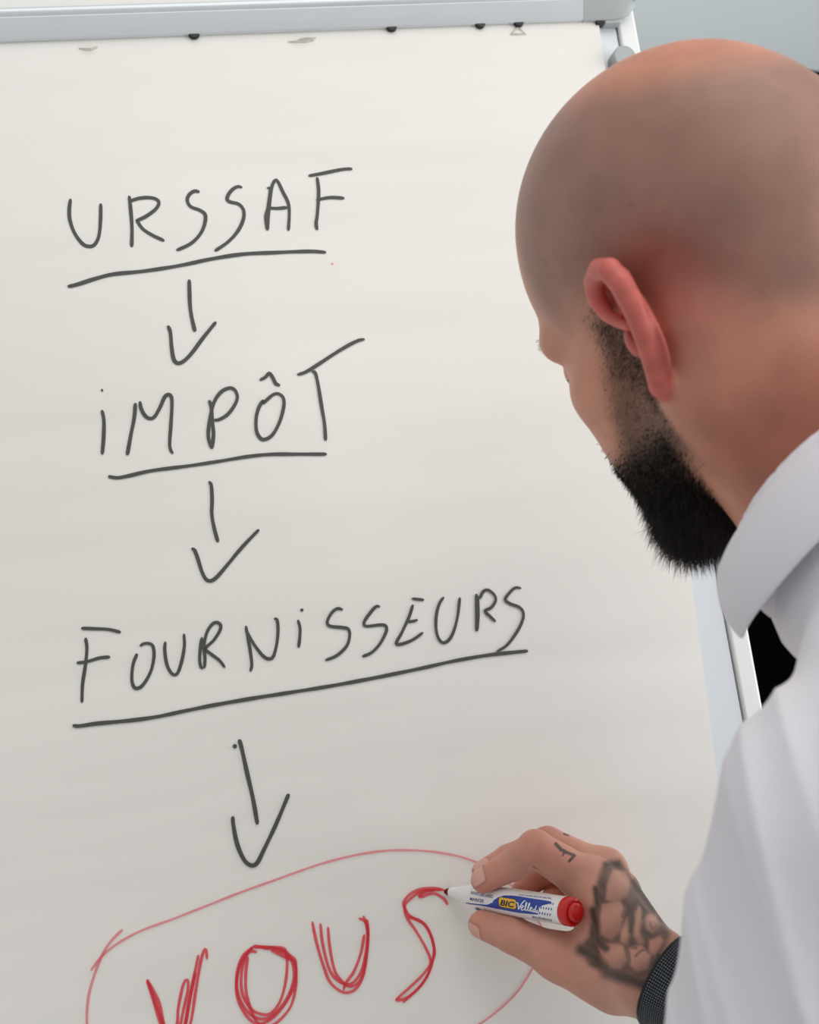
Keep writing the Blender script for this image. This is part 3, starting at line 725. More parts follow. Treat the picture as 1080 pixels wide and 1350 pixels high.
# ------------------------------------------------------------------ skin colour with some painted shade, beard mask and tattoo, per vertex
HL = (BV - HEAD_T) @ HEAD_R; HLY = np.abs(HL[:, 1])
PX = project(BV)
def ss(x, a, b): t = np.clip((x - a) / (b - a), 0, 1); return t * t * (3 - 2 * t)
def lerp(c, col, m): return c + (np.array(col) - c) * m[:, None]
ishead = np.linalg.norm(BV - head_pt(0, 0, 10), axis=1) < 260
C = np.tile(np.array(srgb(214, 152, 128)), (len(BV), 1))
def blob(c, r): return np.exp(-((HL[:, 0] - c[0]) ** 2 + (HLY - c[1]) ** 2 + (HL[:, 2] - c[2]) ** 2) / (r * r))
crown = ss((HL - V3(0, 0, 46)) @ nrm(V3(-0.42, 0, 0.9)), 56, 84)
hairz = (1 - crown) * ss(HL[:, 2] + 0.9 * np.clip(-HL[:, 0], 0, 70), 6, 42) * (1 - ss(HL[:, 0], 45, 78)) * ishead
C = lerp(C, srgb(152, 116, 103), 0.9 * hairz)
C = lerp(C, srgb(212, 140, 112), crown * ishead * 0.75)
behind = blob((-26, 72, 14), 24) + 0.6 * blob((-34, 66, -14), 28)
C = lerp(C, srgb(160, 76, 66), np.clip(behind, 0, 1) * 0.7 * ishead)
C = lerp(C, srgb(158, 86, 68), 0.75 * ss(-HL[:, 2], 20, 80) * ss(-HL[:, 0], -30, 20) * ishead)  # reddish neck, with shadow and hair stubble darkened into the colour
earv = ishead & (HLY > 70) & (np.linalg.norm(HL - 0, axis=1) < 200)
ed_ = s_ell_rot(np.stack([HL[:, 0], HLY, HL[:, 2]], 1), ear_pt(14, -3, 5), [EAR_1, EAR_2, EAR_N], V3(24, 41, 12))
em = (1 - ss(ed_, -3, 2)) * ishead
hxd = np.min([np.linalg.norm(np.stack([HL[:, 0], HLY, HL[:, 2]], 1) - hpt, axis=1) for hpt in HELIX], axis=0)
em = np.maximum(em, (1 - ss(hxd, 6.5, 9)) * (HLY > 74) * ishead)
C = lerp(C, srgb(202, 100, 92), em * 0.9)
hxd = np.min([np.linalg.norm(np.stack([HL[:, 0], HLY, HL[:, 2]], 1) - hpt, axis=1) for hpt in HELIX], axis=0)
C = lerp(C, srgb(226, 122, 108), em * (1 - ss(hxd, 3, 8)) * 0.5)
# beard: jaw and chin; stubble and painted cheek shading climb to the sideburn
lineback = HL[:, 0] - (11 + (-38 - HL[:, 2]) * 0.30)                 # ahead of the jaw's rear edge
dense = ss(-HL[:, 2], 36, 62) * ss(lineback, -8, 14) * (1 - ss(-HL[:, 2], 118, 132))
dense *= 1 - ss(-HL[:, 2] - 0.62 * HL[:, 0] , 72, 92) * (HL[:, 0] < 60)
upper = ss(HL[:, 0] - 0.25 * HLY, 62, 80) * ss(-HL[:, 2], 26, 36)   # moustache and mouth surround
lipm = np.exp(-(((HL[:, 0] - 101) / 9) ** 2 + (HLY / 19) ** 2 + ((HL[:, 2] + 49) / 9) ** 2)) * 1.5
dense = np.clip(np.maximum(dense, upper * (1 - ss(-HL[:, 2], 100, 130))) * (1 - np.clip(lipm, 0, 1)), 0, 1) * ishead * (em < 0.05)
stub_shade = ss(HL[:, 0], 6, 14) * (1 - ss(HL[:, 0] + 0.5 * HL[:, 2], 26, 44)) * ss(HLY, 36, 50) * (1 - ss(HL[:, 2], 8, 26)) * ss(HL[:, 2], -80, -50) * ishead * (em < 0.05)
C = lerp(C, srgb(112, 82, 66), stub_shade * 0.85)
C = lerp(C, srgb(58, 42, 34), np.clip(dense * 1.2, 0, 1) * 0.92)
C = lerp(C, srgb(176, 92, 84), np.clip(lipm, 0, 1) * ishead * (HL[:, 0] > 88))
# eyes: lids lowered, a dark lash line, white and iris below it
for sy in (1, -1):
    q = HL - V3(76, 32 * sy, 6); on = (np.abs(np.linalg.norm(q, axis=1) - 13) < 1.6) & (q[:, 0] > 4)
    C[on & (q[:, 2] < -2.0) & (q[:, 2] > -5.5)] = srgb(225, 220, 214)
    C[on & (q[:, 2] < -2.0) & (q[:, 2] > -5.5) & (np.abs(q[:, 1]) < 4.5)] = srgb(62, 48, 38)
    C[on & (np.abs(q[:, 2] + 1.6) < 0.7)] = srgb(40, 28, 24)
# moles
for px, py, r in ((833, 270, 3.2), (720, 345, 2.4)):
    m = np.exp(-((PX[:, 0] - px) ** 2 + (PX[:, 1] - py) ** 2) / (r * r)) * (BN[:, 2] < 0) * ishead
    C = lerp(C, srgb(120, 76, 64), m * 0.7)

# hand: reddened knuckles, nails, tattoo
ishand = np.linalg.norm(BV - HCEN, axis=1) < 140
C[ishand] = np.array(srgb(204, 148, 128))
for nme in FINGERS:
    js = FINGERS[nme][0]
    for q, r, a in ((js[1], 14, 0.4), (js[2], 11, 0.3), (js[3], 11, 0.45)):
        C = lerp(C, srgb(206, 122, 104), a * np.exp(-(((BV - q) ** 2).sum(1)) / (r * r)) * ishand)
for a_, b_, r_ in CREASES:
    h_ = np.clip(((BV - a_) @ (b_ - a_)) / ((b_ - a_) @ (b_ - a_)), 0, 1); C = lerp(C, srgb(168, 104, 88), 0.2 * np.exp(-((np.linalg.norm(BV - a_ - h_[:, None] * (b_ - a_), axis=1) / 1.1) ** 2)))
front = ishand & (BN[:, 2] < 0.25)
def seg_d(P, a, b):
    a, b = np.array(a, float), np.array(b, float); d = b - a; h = np.clip(((P - a) @ d) / (d @ d), 0, 1); return np.linalg.norm(P - a - h[:, None] * d, axis=1)
def in_poly(P, poly):
    r = np.zeros(len(P), bool); n = len(poly)
    for i in range(n):
        (x0, y0), (x1, y1) = poly[i], poly[(i + 1) % n]
        c = ((y0 > P[:, 1]) != (y1 > P[:, 1])) & (P[:, 0] < (x1 - x0) * (P[:, 1] - y0) / (y1 - y0 + 1e-9) + x0); r ^= c
    return r
def soft_poly(P, poly, w):
    d = np.min([seg_d(P, poly[i], poly[(i + 1) % len(poly)]) for i in range(len(poly))], axis=0)
    s = np.where(in_poly(P, poly), d, -d); return ss(s, -w, w)
TP = (PX - V3(690, 1080, 0)[:2]) * 5.0                               # rose tattoo laid flat on the back of the hand
T = np.zeros(len(BV)); idx = np.where(ishand)[0]; Q = TP[idx]
grain = 0.5 + 0.5 * np.sin(Q[:, 0] * 0.035 + 2 * np.sin(Q[:, 1] * 0.02)) * np.sin(Q[:, 1] * 0.03 + 1.5 * np.sin(Q[:, 0] * 0.017))
t = (0.72 + 0.14 * grain) * soft_poly(Q, [(530,275),(640,262),(730,395),(870,575),(975,750),(900,930),(815,1125),(690,1100),(560,1030),(430,965),(360,850),(430,770),(455,600),(475,450)], 24)
PETALS = [[(590,335),(675,345),(717,430),(692,505),(610,552),(545,530),(552,430)], [(520,560),(640,535),(668,600),(640,735),(580,800),(512,762),(505,640)], [(683,650),(702,760),(690,828),(642,812),(645,740)],
 [(500,850),(560,818),(655,828),(688,930),(640,988),(562,980),(520,912)], [(690,850),(780,828),(842,900),(822,990),(752,1008),(702,960)], [(728,650),(768,560),(782,640),(766,740),(805,815),(765,832),(732,765)], [(806,655),(832,622),(880,640),(902,700),(852,755),(812,722)], [(830,800),(900,770),(930,800),(870,900),(830,880)]]
for pz in PETALS:
    cx = np.mean([a for a, b in pz]); m = soft_poly(Q, pz, 16)
    cy = np.mean([b for a, b in pz]); hx_ = max(a for a, b in pz) - cx; hy_ = max(b for a, b in pz) - cy
    inner = 0.10 + 0.42 * ss((Q[:, 1] - cy) / hy_ + 0.6 * (Q[:, 0] - cx) / hx_, -0.3, 1.3) + 0.16 * grain * ss(-(Q[:, 1] - cy) / hy_, 0.2, 1.0)
    t = t * (1 - m) + inner * m
LINES = [([(462,600),(480,700),(492,800),(545,850)], 24), ([(385,860),(460,905),(540,985)], 36), ([(560,1010),(700,1055),(815,1095)], 42), ([(712,420),(690,530),(652,640)], 8), ([(728,410),(800,520),(862,600)], 22), ([(690,560),(720,640),(708,740)], 16),
 ([(548,300),(625,298)], 22), ([(478,455),(490,560)], 18), ([(795,640),(805,740),(850,775)], 9), ([(880,625),(908,705)], 8), ([(640,812),(690,840),(745,848)], 8), ([(890,900),(835,1050)], 22), ([(505,760),(580,808),(640,812)], 8), ([(690,850),(700,940),(690,990)], 9), ([(770,560),(800,600),(790,650)], 12), ([(835,680),(850,720),(880,700)], 5), ([(740,900),(790,860),(830,880)], 5)]
for ln, wd in LINES:
    cp = catmull(ln, 25.0); wd = wd * 1.15 + 3
    d = np.min([seg_d(Q, cp[i], cp[i + 1]) for i in range(len(cp) - 1)], axis=0); t = np.maximum(t, (0.90 if wd > 14 else 0.66) * (1 - ss(d, wd * 0.2, wd * 1.6)))
for ln, wd in (([(214,163),(252,203)], 13), ([(250,200),(285,218)], 12), ([(274,206),(262,238)], 7), ([(285,218),(338,240)], 11), ([(336,240),(304,276)], 10), ([(270,98),(300,104)], 8)):
    d = seg_d(Q, *ln); t = np.maximum(t, 0.84 * (1 - ss(d, wd * 0.6, wd * 1.3)))
T[idx] = t * (BN[idx, 2] < 0.45)
C = lerp(C, srgb(44, 46, 44), np.clip(T, 0, 1))
# nails
for nme, nx, ny, nz, ln in (('index', -0.62, -0.55, -0.56, 9.5), ('thumb', -0.55, 0.52, -0.66, 10.5), ('middle', -0.6, -0.6, -0.5, 9)):
    js, rs = FINGERS[nme]; dirf = nrm(js[3] - js[2]); nn = V3(nx, ny, nz); nn = nrm(nn - np.dot(nn, dirf) * dirf)
    c = js[3] + nn * rs[3] + dirf * 1.0; q = BV - c; side = np.cross(nn, dirf)
    e = np.sqrt((np.abs(q @ dirf) / (ln * 0.62)) ** 4 + (np.abs(q @ side) / (rs[3] * 0.78)) ** 4 + ((q @ nn) / 5.5) ** 4)
    m = (1 - ss(e, 0.75, 1.0)) * ishand; C = lerp(C, srgb(222, 172, 158), m * 0.9)
    rim = np.exp(-((e - 1.0) / 0.16) ** 2) * ishand * (BN @ nn > -0.2); C = lerp(C, srgb(150, 92, 78), rim * 0.55)

def skin_material():
    m = bpy.data.materials.new('skin'); m.use_nodes = True; nt = m.node_tree; b = nt.nodes['Principled BSDF']
    at = nt.nodes.new('ShaderNodeAttribute'); at.attribute_name = 'skin_colour'
    tc = nt.nodes.new('ShaderNodeTexCoord')
    n = nt.nodes.new('ShaderNodeTexNoise'); n.inputs['Scale'].default_value = 45; n.inputs['Detail'].default_value = 5
    nt.links.new(tc.outputs['Object'], n.inputs['Vector'])
    rmp = nt.nodes.new('ShaderNodeMapRange'); rmp.inputs[1].default_value = 0.3; rmp.inputs[2].default_value = 0.7; rmp.inputs[3].default_value = 0.88; rmp.inputs[4].default_value = 1.08
    nt.links.new(n.outputs['Fac'], rmp.inputs[0])
    mx = nt.nodes.new('ShaderNodeVectorMath'); mx.operation = 'MULTIPLY'
    nt.links.new(at.outputs['Color'], mx.inputs[0]); nt.links.new(rmp.outputs[0], mx.inputs[1]); nt.links.new(mx.outputs[0], b.inputs['Base Color'])
    b.inputs['Roughness'].default_value = 0.46; b.inputs['Specular IOR Level'].default_value = 0.4
    b.inputs['Subsurface Weight'].default_value = 0.12; b.inputs['Subsurface Radius'].default_value = (1.0, 0.35, 0.2); b.inputs['Subsurface Scale'].default_value = 0.004
    v = nt.nodes.new('ShaderNodeTexVoronoi'); v.inputs['Scale'].default_value = 900
    nt.links.new(tc.outputs['Object'], v.inputs['Vector'])
    bp = nt.nodes.new('ShaderNodeBump'); bp.inputs['Strength'].default_value = 0.16; bp.inputs['Distance'].default_value = 0.0004
    nt.links.new(v.outputs['Distance'], bp.inputs['Height']); nt.links.new(bp.outputs['Normal'], b.inputs['Normal'])
    return m
MAT['skin'] = skin_material()

feet = to_world(torso(-215, 0, 560)); person = empty('person', (float(feet[0]), float(feet[1]), 0.0))
tag(person, 'bald bearded person in a white collared shirt writing with a red marker', 'person')
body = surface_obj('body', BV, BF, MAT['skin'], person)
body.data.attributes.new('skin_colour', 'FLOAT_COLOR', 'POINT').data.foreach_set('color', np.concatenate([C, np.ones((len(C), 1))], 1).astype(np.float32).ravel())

# ------------------------------------------------------------------ hair strands
def strands(name, V, N, dirs, length, rad, mat, parent):
    n = len(V); a = np.cross(N, RNG.normal(size=(n, 3))); a /= np.linalg.norm(a, axis=1)[:, None]; b = np.cross(N, a)
    root = V - N * 0.5; mid = V + (N * 0.55 + dirs * 0.45) * (length * 0.5)[:, None]; tip = mid + (N * 0.15 + dirs * 0.85) * (length * 0.55)[:, None]
    vs = np.empty((n, 7, 3))
    for k in range(3):
        o = math.cos(k * 2.094) * a + math.sin(k * 2.094) * b
        vs[:, k] = root + o * rad; vs[:, 3 + k] = mid + o * rad * 0.8
    vs[:, 6] = tip
    base = (np.arange(n) * 7)[:, None]
    f4 = np.concatenate([base + np.array([k, (k + 1) % 3, 3 + (k + 1) % 3, 3 + k]) for k in range(3)])
    f3 = np.concatenate([base + np.array([3 + k, 3 + (k + 1) % 3, 6]) for k in range(3)])
    o = mesh_obj(name, to_world(vs.reshape(-1, 3)), f4.tolist() + f3.tolist(), mat); adopt(o, parent); tag(o, kind='stuff'); return o
def pick(mask, n):
    p = mask / mask.sum(); i = RNG.choice(len(mask), size=n, p=p)
    return i, BV[i] + RNG.normal(size=(n, 3)) * 0.6
hd_dir = lambda x, y, z: HEAD_R @ V3(x, y, z)
i, pv = pick(dense ** 1.5 * (dense > 0.05), 22000)
dr = np.tile(nrm(hd_dir(0.35, 0, -0.93)), (len(i), 1)) + RNG.normal(size=(len(i), 3)) * 0.32; dr /= np.linalg.norm(dr, axis=1)[:, None]
ln = (3.5 + 15 * ss(-HL[i, 2], 55, 98)) * dense[i] ** 0.5 * RNG.uniform(0.6, 1.25, len(i))
bd = strands('beard', pv, BN[i], dr, ln, 0.20, MAT['hair'], person); bd['label'] = 'full dark brown beard along jaw and chin'
i, pv = pick(stub_shade + 0.25 * dense, 6000)
dr = np.tile(nrm(hd_dir(0.25, 0, -0.97)), (len(i), 1)) + RNG.normal(size=(len(i), 3)) * 0.25; dr /= np.linalg.norm(dr, axis=1)[:, None]
sb = strands('sideburn_stubble', pv, BN[i], dr, RNG.uniform(1.5, 3.2, len(i)), 0.09, MAT['hair'], person)
brow = np.exp(-(((HL[:, 2] - (27 + 0.0 * HLY)) / 3.6) ** 2)) * ss(HLY, 10, 16) * (1 - ss(HLY, 46, 52)) * (HL[:, 0] > 62) * ishead
i, pv = pick(brow, 700)
dr = np.sign(HL[i, 1])[:, None] * hd_dir(0, 1, 0)[None] * 0.9 + hd_dir(0.1, 0, 0.25)[None] + RNG.normal(size=(len(i), 3)) * 0.2; dr /= np.linalg.norm(dr, axis=1)[:, None]
strands('eyebrow', pv, BN[i], dr, RNG.uniform(1.4, 2.8, len(i)), 0.10, MAT['hair'], person)

# ------------------------------------------------------------------ shirt
def cloth_material():
    m = material('white_shirt_cotton', srgb(232, 230, 236), 0.8, spec=0.2)
    nt = m.node_tree; b = nt.nodes['Principled BSDF']; tc = nt.nodes.new('ShaderNodeTexCoord')
    n = nt.nodes.new('ShaderNodeTexNoise'); n.inputs['Scale'].default_value = 14; n.inputs['Detail'].default_value = 3; n.inputs['Distortion'].default_value = 0.6
    v = nt.nodes.new('ShaderNodeTexNoise'); v.inputs['Scale'].default_value = 1400
    nt.links.new(tc.outputs['Object'], n.inputs['Vector']); nt.links.new(tc.outputs['Object'], v.inputs['Vector'])
    b1 = nt.nodes.new('ShaderNodeBump'); b1.inputs['Strength'].default_value = 0.35; b1.inputs['Distance'].default_value = 0.008
    b2 = nt.nodes.new('ShaderNodeBump'); b2.inputs['Strength'].default_value = 0.15; b2.inputs['Distance'].default_value = 0.0003
    nt.links.new(n.outputs['Fac'], b1.inputs['Height']); nt.links.new(v.outputs['Fac'], b2.inputs['Height'])
    nt.links.new(b1.outputs['Normal'], b2.inputs['Normal']); nt.links.new(b2.outputs['Normal'], b.inputs['Normal'])
    return m
MAT['cloth'] = cloth_material()
CUFF = WRIST + F_DIR * 62
def shirt_sdf(p):
    d = trunk_sdf(p, 2)
    d = smin(d, s_cone(p, SH_L, ELB_L, 64, 62), 22); d = smin(d, s_cone(p, ELB_L, WRI_L, 60, 42), 14)
    d = smin(d, s_cone(p, SH_R, ELB_R, 62, 54), 30); d = smin(d, smax(s_cone(p, ELB_R, CUFF, 54, 38), 46 - (p - WRIST) @ F_DIR, 3), 14)
    d = smin(d, s_cone(p, NECK - CA * 8, CC - CA * 14, 70, 63), 12)
    # neck opening
    d = smax(d, -((p - CC) @ -CA + 8), 4)
    q = p / 1000.0
    ph_ = 230 * q[:, 0] - 60 * q[:, 1] - 60 * q[:, 2] + 1.6 * np.sin(17 * q[:, 1] + 6 * q[:, 0])
    away = ss(np.linalg.norm(p - CC, axis=1), 95, 150)
    amp = 0.5 + 0.5 * np.sin(19 * q[:, 1] + 11 * q[:, 0] + 1.0)
    d = d - away * (1.0 + 4.5 * amp) * (1 - np.abs(np.sin(0.5 * ph_))) ** 1.6 - away * 3.5 * (1 - amp) * (1 - np.abs(np.sin(0.38 * ph_ + 10 * q[:, 1] + 0.7))) ** 1.6
    d = d + away * 1.5 + 0.4 * np.sin(60 * q[:, 1] - 45 * q[:, 2] + 2 * np.sin(40 * q[:, 0]))
    # hem under the belt
    d = smax(d, (p - torso(-180, 0, 545)) @ DOWN, 4)
    return d
shirt_lo = allp.min(0) - 160; shirt_hi = allp.max(0) + 160
SV, SN, SF = surface(shirt_sdf, shirt_lo, shirt_hi, 2.0, lambda c: np.where(np.linalg.norm(c - SH_L - DOWN * 60, axis=1) < 190, 1, 2))
shirt = surface_obj('shirt', SV, SF, MAT['cloth'], person); shirt['label'] = 'white cotton dress shirt'

# collar: band rising inside, folded over into the leaf
def collar():
    n = 72; vs, fs = [], []; rows = []
    for k in range(n + 1):
        ph = math.radians(36 + (288) * k / n); e = min(ph, 2 * math.pi - ph) - math.radians(36)
        fr = math.exp(-(e / math.radians(24)) ** 2)
        ring = RF * math.cos(ph) + RL * math.sin(ph); out = nrm(ring)
        tang = nrm(-RF * math.sin(ph) + RL * math.cos(ph)) * (1 if ph < math.pi else -1)
        hgt = 37 - 3 * fr; prof = []
        base = CC + ring
        prof.append(base * 1.0 - CA * 34 - out * 3)
        prof.append(base - CA * 14 - out * 2)
        prof.append(base - CA * 3 - out * 1.5)
        prof.append(base + CA * 0.8 + out * 0.8)
        prof.append(base - CA * 1.5 + out * 3.2)
        for j in range(1, 7):
            t = j / 6; prof.append(base - CA * (1.5 + (hgt - 1.5) * t) + out * (3.2 + 11 * t ** 0.8 + 3 * math.sin(t * 3.1)) + tang * (3 * fr * t))
        rows.append(prof)
    m = len(rows[0])
    for pr in rows: vs += pr
    for i in range(n):
        for j in range(m - 1): fs.append((i * m + j, i * m + j + 1, (i + 1) * m + j + 1, (i + 1) * m + j))
    o = surface_obj('collar', np.array(vs), fs, MAT['cloth'], person)
    o.parent = shirt; o.matrix_parent_inverse = Matrix.Identity(4)
    md = o.modifiers.new('cloth', 'SOLIDIFY'); md.thickness = 0.0022; md.offset = 0
    md = o.modifiers.new('round', 'SUBSURF'); md.levels = 1; md.render_levels = 2
    return o
collar()
# buttons down the placket
for k in range(4):
    a = torso(60, 4, 95 + 85 * k); q = a.copy()
    for _ in range(80):
        v = float(shirt_sdf(q[None])[0]); q = q + FWD_H * (-v) * 0.8
        if abs(v) < 0.2: break
    o = tube('button', to_world(q), to_world(q + FWD_H * 2.5), 0.0055, MAT['white_pl'], person); o.parent = shirt; o.matrix_parent_inverse = Matrix.Identity(4)

# ------------------------------------------------------------------ trousers and shoes
HIP = torso(-185, 0, 555)
def ground(f, l, z):                            # body-forward, body-left, height in mm above the floor
    base = to_world(torso(-200, 0, 560)); fw = M_CW @ FWD_H; lw = M_CW @ LEFT_H
    return to_view(V3(base[0], base[1], 0) + fw * f / 1000 + lw * l / 1000 + V3(0, 0, z / 1000))
LEGS = [(ground(0, s * 85, 940), ground(25, s * 105, 500), ground(-30, s * 115, 95)) for s in (1, -1)]
def trouser_sdf(p):
    d = s_ell_rot(p, HIP + DOWN * 60, [FWD_H, LEFT_H, DOWN], V3(118, 168, 130))
    for h_, k_, a_ in LEGS:
        lg = smin(s_cone(p, h_, k_, 92, 66), s_cone(p, k_, a_, 66, 56), 25); d = smin(d, lg, 30)
    d = smax(d, -((p - torso(-185, 0, 528)) @ DOWN), 3); d = smax(d, (p - ground(0, 0, 62)) @ DOWN, 4)
    return d
tp = np.stack([HIP] + [q for l in LEGS for q in l])
TV, TN, TF = surface(trouser_sdf, tp.min(0) - 220, tp.max(0) + 220, 4.0, lambda c: np.full(len(c), 2))
surface_obj('trousers', TV, TF, MAT['trouser'], person)
for s, (h_, k_, a_) in zip((1, -1), LEGS):
    def shoe_sdf(p):
        d = s_flat(p, ground(-60, s * 117, 36), ground(140, s * 128, 30), 40, 44, 34, 26, LEFT_H)
        d = smin(d, s_cone(p, ground(-45, s * 115, 50), ground(-35, s * 115, 85), 40, 40), 20)
        return smax(d, (p - ground(0, 0, 2)) @ DOWN, 3)
    q = np.stack([ground(-60, s * 117, 36), ground(140, s * 128, 30), ground(-40, s * 115, 90)])
    XV, XN, XF = surface(shoe_sdf, q.min(0) - 90, q.max(0) + 90, 2.0, lambda c: np.full(len(c), 2))
    surface_obj('shoe', XV, XF, MAT['shoe'], person)

# ------------------------------------------------------------------ wristband
def band_material():
    m = material('black_woven_band', srgb(16, 17, 19), 0.6, spec=0.25); nt = m.node_tree; b = nt.nodes['Principled BSDF']
    uv = nt.nodes.new('ShaderNodeUVMap'); uv.uv_map = 'UVMap'
    def wave(vx, vy):
        dp = nt.nodes.new('ShaderNodeVectorMath'); dp.operation = 'DOT_PRODUCT'; dp.inputs[1].default_value = (vx, vy, 0)
        nt.links.new(uv.outputs[0], dp.inputs[0]); s = nt.nodes.new('ShaderNodeMath'); s.operation = 'SINE'; nt.links.new(dp.outputs['Value'], s.inputs[0]); return s
    k = 2 * math.pi / 2.4
    s1, s2 = wave(k, k), wave(k, -k); mu = nt.nodes.new('ShaderNodeMath'); mu.operation = 'MULTIPLY'
    nt.links.new(s1.outputs[0], mu.inputs[0]); nt.links.new(s2.outputs[0], mu.inputs[1])
    th = nt.nodes.new('ShaderNodeMapRange'); th.inputs[1].default_value = 0.25; th.inputs[2].default_value = 0.8; nt.links.new(mu.outputs[0], th.inputs[0])
    mx = nt.nodes.new('ShaderNodeMix'); mx.data_type = 'RGBA'; mx.inputs[6].default_value = (*srgb(14, 15, 17), 1); mx.inputs[7].default_value = (*srgb(140, 150, 160), 1)
    nt.links.new(th.outputs[0], mx.inputs[0]); nt.links.new(mx.outputs[2], b.inputs['Base Color'])
    bp = nt.nodes.new('ShaderNodeBump'); bp.inputs['Strength'].default_value = 0.5; bp.inputs['Distance'].default_value = 0.0004
    nt.links.new(mu.outputs[0], bp.inputs['Height']); nt.links.new(bp.outputs['Normal'], b.inputs['Normal'])
    return m
MAT['band'] = band_material()
BAND_C = WRIST + F_DIR * 6
wb = nrm(W_DIR - np.dot(W_DIR, F_DIR) * F_DIR); tb_ = np.cross(F_DIR, wb)
def band_ring(name, s0, s1, ph0, ph1, lift, mat, parent, n=96, th=1.8):
    cl = abs(ph1 - ph0) >= 2 * math.pi - 1e-6; vs, uvs, fs = [], [], []
    cnt = n if cl else n + 1
    phs = ph0 + (ph1 - ph0) * np.arange(cnt) / n; dirs = wb[None] * np.cos(phs)[:, None] + tb_[None] * np.sin(phs)[:, None]
    edges_ = []
    for s in (s0, s1):                                    # march out to the skin
        c = BAND_C + F_DIR * s; r = np.full(cnt, 15.0)
        for _ in range(16): r = r + np.clip(-body_sdf(c + dirs * r[:, None]), -1, 8) * 0.8
        edges_.append(c + dirs * (r + lift)[:, None])
    for k in range(cnt):
        a, b, dr_ = edges_[0][k], edges_[1][k], dirs[k]
        vs += [a, b, b + dr_ * th, a + dr_ * th]
        per = phs[k] * 26
        uvs += [(per, s0), (per, s1), (per, s1), (per, s0)]
    for k in range(n):
        i, j = k * 4, ((k + 1) % cnt) * 4
        for q in range(4): fs.append((i + q, i + (q + 1) % 4, j + (q + 1) % 4, j + q))
    if not cl: fs += [(0, 1, 2, 3), tuple(reversed((n * 4, n * 4 + 1, n * 4 + 2, n * 4 + 3)))]
    o = mesh_obj(name, to_world(np.array(vs)), fs, mat, smooth=False); adopt(o, parent)
    ul = o.data.uv_layers.new(name='UVMap')
    for lp in o.data.loops: ul.data[lp.index].uv = uvs[lp.vertex_index]
    for p_ in o.data.polygons: p_.use_smooth = True
    md = o.modifiers.new('edges', 'EDGE_SPLIT'); md.split_angle = math.radians(40)
    bm = bmesh.new(); bm.from_mesh(o.data); bmesh.ops.recalc_face_normals(bm, faces=bm.faces); bm.to_mesh(o.data); bm.free()
    return o
wband = empty('wristband', tuple(to_world(BAND_C)))
tag(wband, 'black woven wristband with smooth clasp around the tattooed wrist', 'wristband')
band_ring('strap', 0, 22, 0, 2 * math.pi, 0.35, MAT['band'], wband)
# the smooth clasp sits towards the thumb side, facing down
cl_dir = nrm(V3(-0.1, 1, -0.25)); ph_c = math.atan2(cl_dir @ tb_, cl_dir @ wb)
band_ring('clasp', -0.6, 22.6, ph_c - 0.42, ph_c + 0.42, 1.2, MAT['black'], wband, n=24, th=2.2)
for s in (-0.5, 21.5): band_ring('edge_trim', s, s + 1.2, 0, 2 * math.pi, 0.5, MAT['black'], wband, n=72, th=2.0)

# ------------------------------------------------------------------ marker
marker = empty('whiteboard_marker', tuple(to_world(TIP)))
tag(marker, 'white and blue whiteboard marker with red end cap held in the hand', 'marker')
R_B = 8.1
CAMDIR = -nrm((TIP + END) / 2); E1 = nrm(CAMDIR - np.dot(CAMDIR, AX) * AX); E2 = np.cross(AX, E1)
if E2[1] > 0: E2 = -E2                           # E2 points up in the picture
def mp(s, th, r): return TIP + AX * s + r * (math.cos(th) * E1 + math.sin(th) * E2)
def lathe(name, prof, mat, parent, seg=48):
    vs, fs = [], []
    for s, r in prof: vs += [mp(s, 2 * math.pi * k / seg, max(r, 0.02)) for k in range(seg)]
    for i in range(len(prof) - 1):
        for k in range(seg): fs.append((i * seg + k, i * seg + (k + 1) % seg, (i + 1) * seg + (k + 1) % seg, (i + 1) * seg + k))
    fs += [tuple(range(seg)), tuple(range((len(prof) - 1) * seg, len(prof) * seg))]
    bm = bmesh.new(); bv = [bm.verts.new(to_world(v)) for v in vs]
    for f in fs: bm.faces.new([bv[i] for i in f])
    o = bm_obj(name, bm, mat, smooth=True); adopt(o, parent); md = o.modifiers.new('edges', 'EDGE_SPLIT'); md.split_angle = math.radians(38); return o
def s_at(px):                                    # where along the marker a picture column falls
    a, b = -5.0, MLEN + 10
    for _ in range(50):
        m_ = (a + b) / 2
        if project(TIP + AX * m_)[0] < px: a = m_
        else: b = m_
    return (a + b) / 2
S_CAP = s_at(748)
lathe('felt_tip', [(0, 0.6), (0.4, 1.5), (3.0, 2.3), (6.5, 2.5), (9, 2.5)], MAT['felt'], marker)
lathe('nozzle', [(6.0, 2.7), (6.2, 3.2), (8, 3.4), (15, 4.6), (24, 6.2), (29, 7.3), (32, 7.6), (33, 8.0)], MAT['white_pl'], marker)
barrel = lathe('barrel', [(32.5, 7.9), (33.2, R_B), (S_CAP, R_B), (S_CAP + 0.4, R_B - 0.5)], MAT['white_pl'], marker)
capo = lathe('end_cap', [(S_CAP, R_B - 0.4), (S_CAP + 0.1, R_B + 0.15), (MLEN - 2.2, R_B + 0.15), (MLEN - 1.0, R_B - 0.5), (MLEN - 0.6, R_B - 1.6), (MLEN - 1.2, R_B - 2.0), (MLEN - 1.2, 5.6), (MLEN + 0.8, 5.4), (MLEN + 2.0, 4.6), (MLEN + 2.5, 3.0), (MLEN + 2.6, 0.1)], MAT['red_cap'], marker)
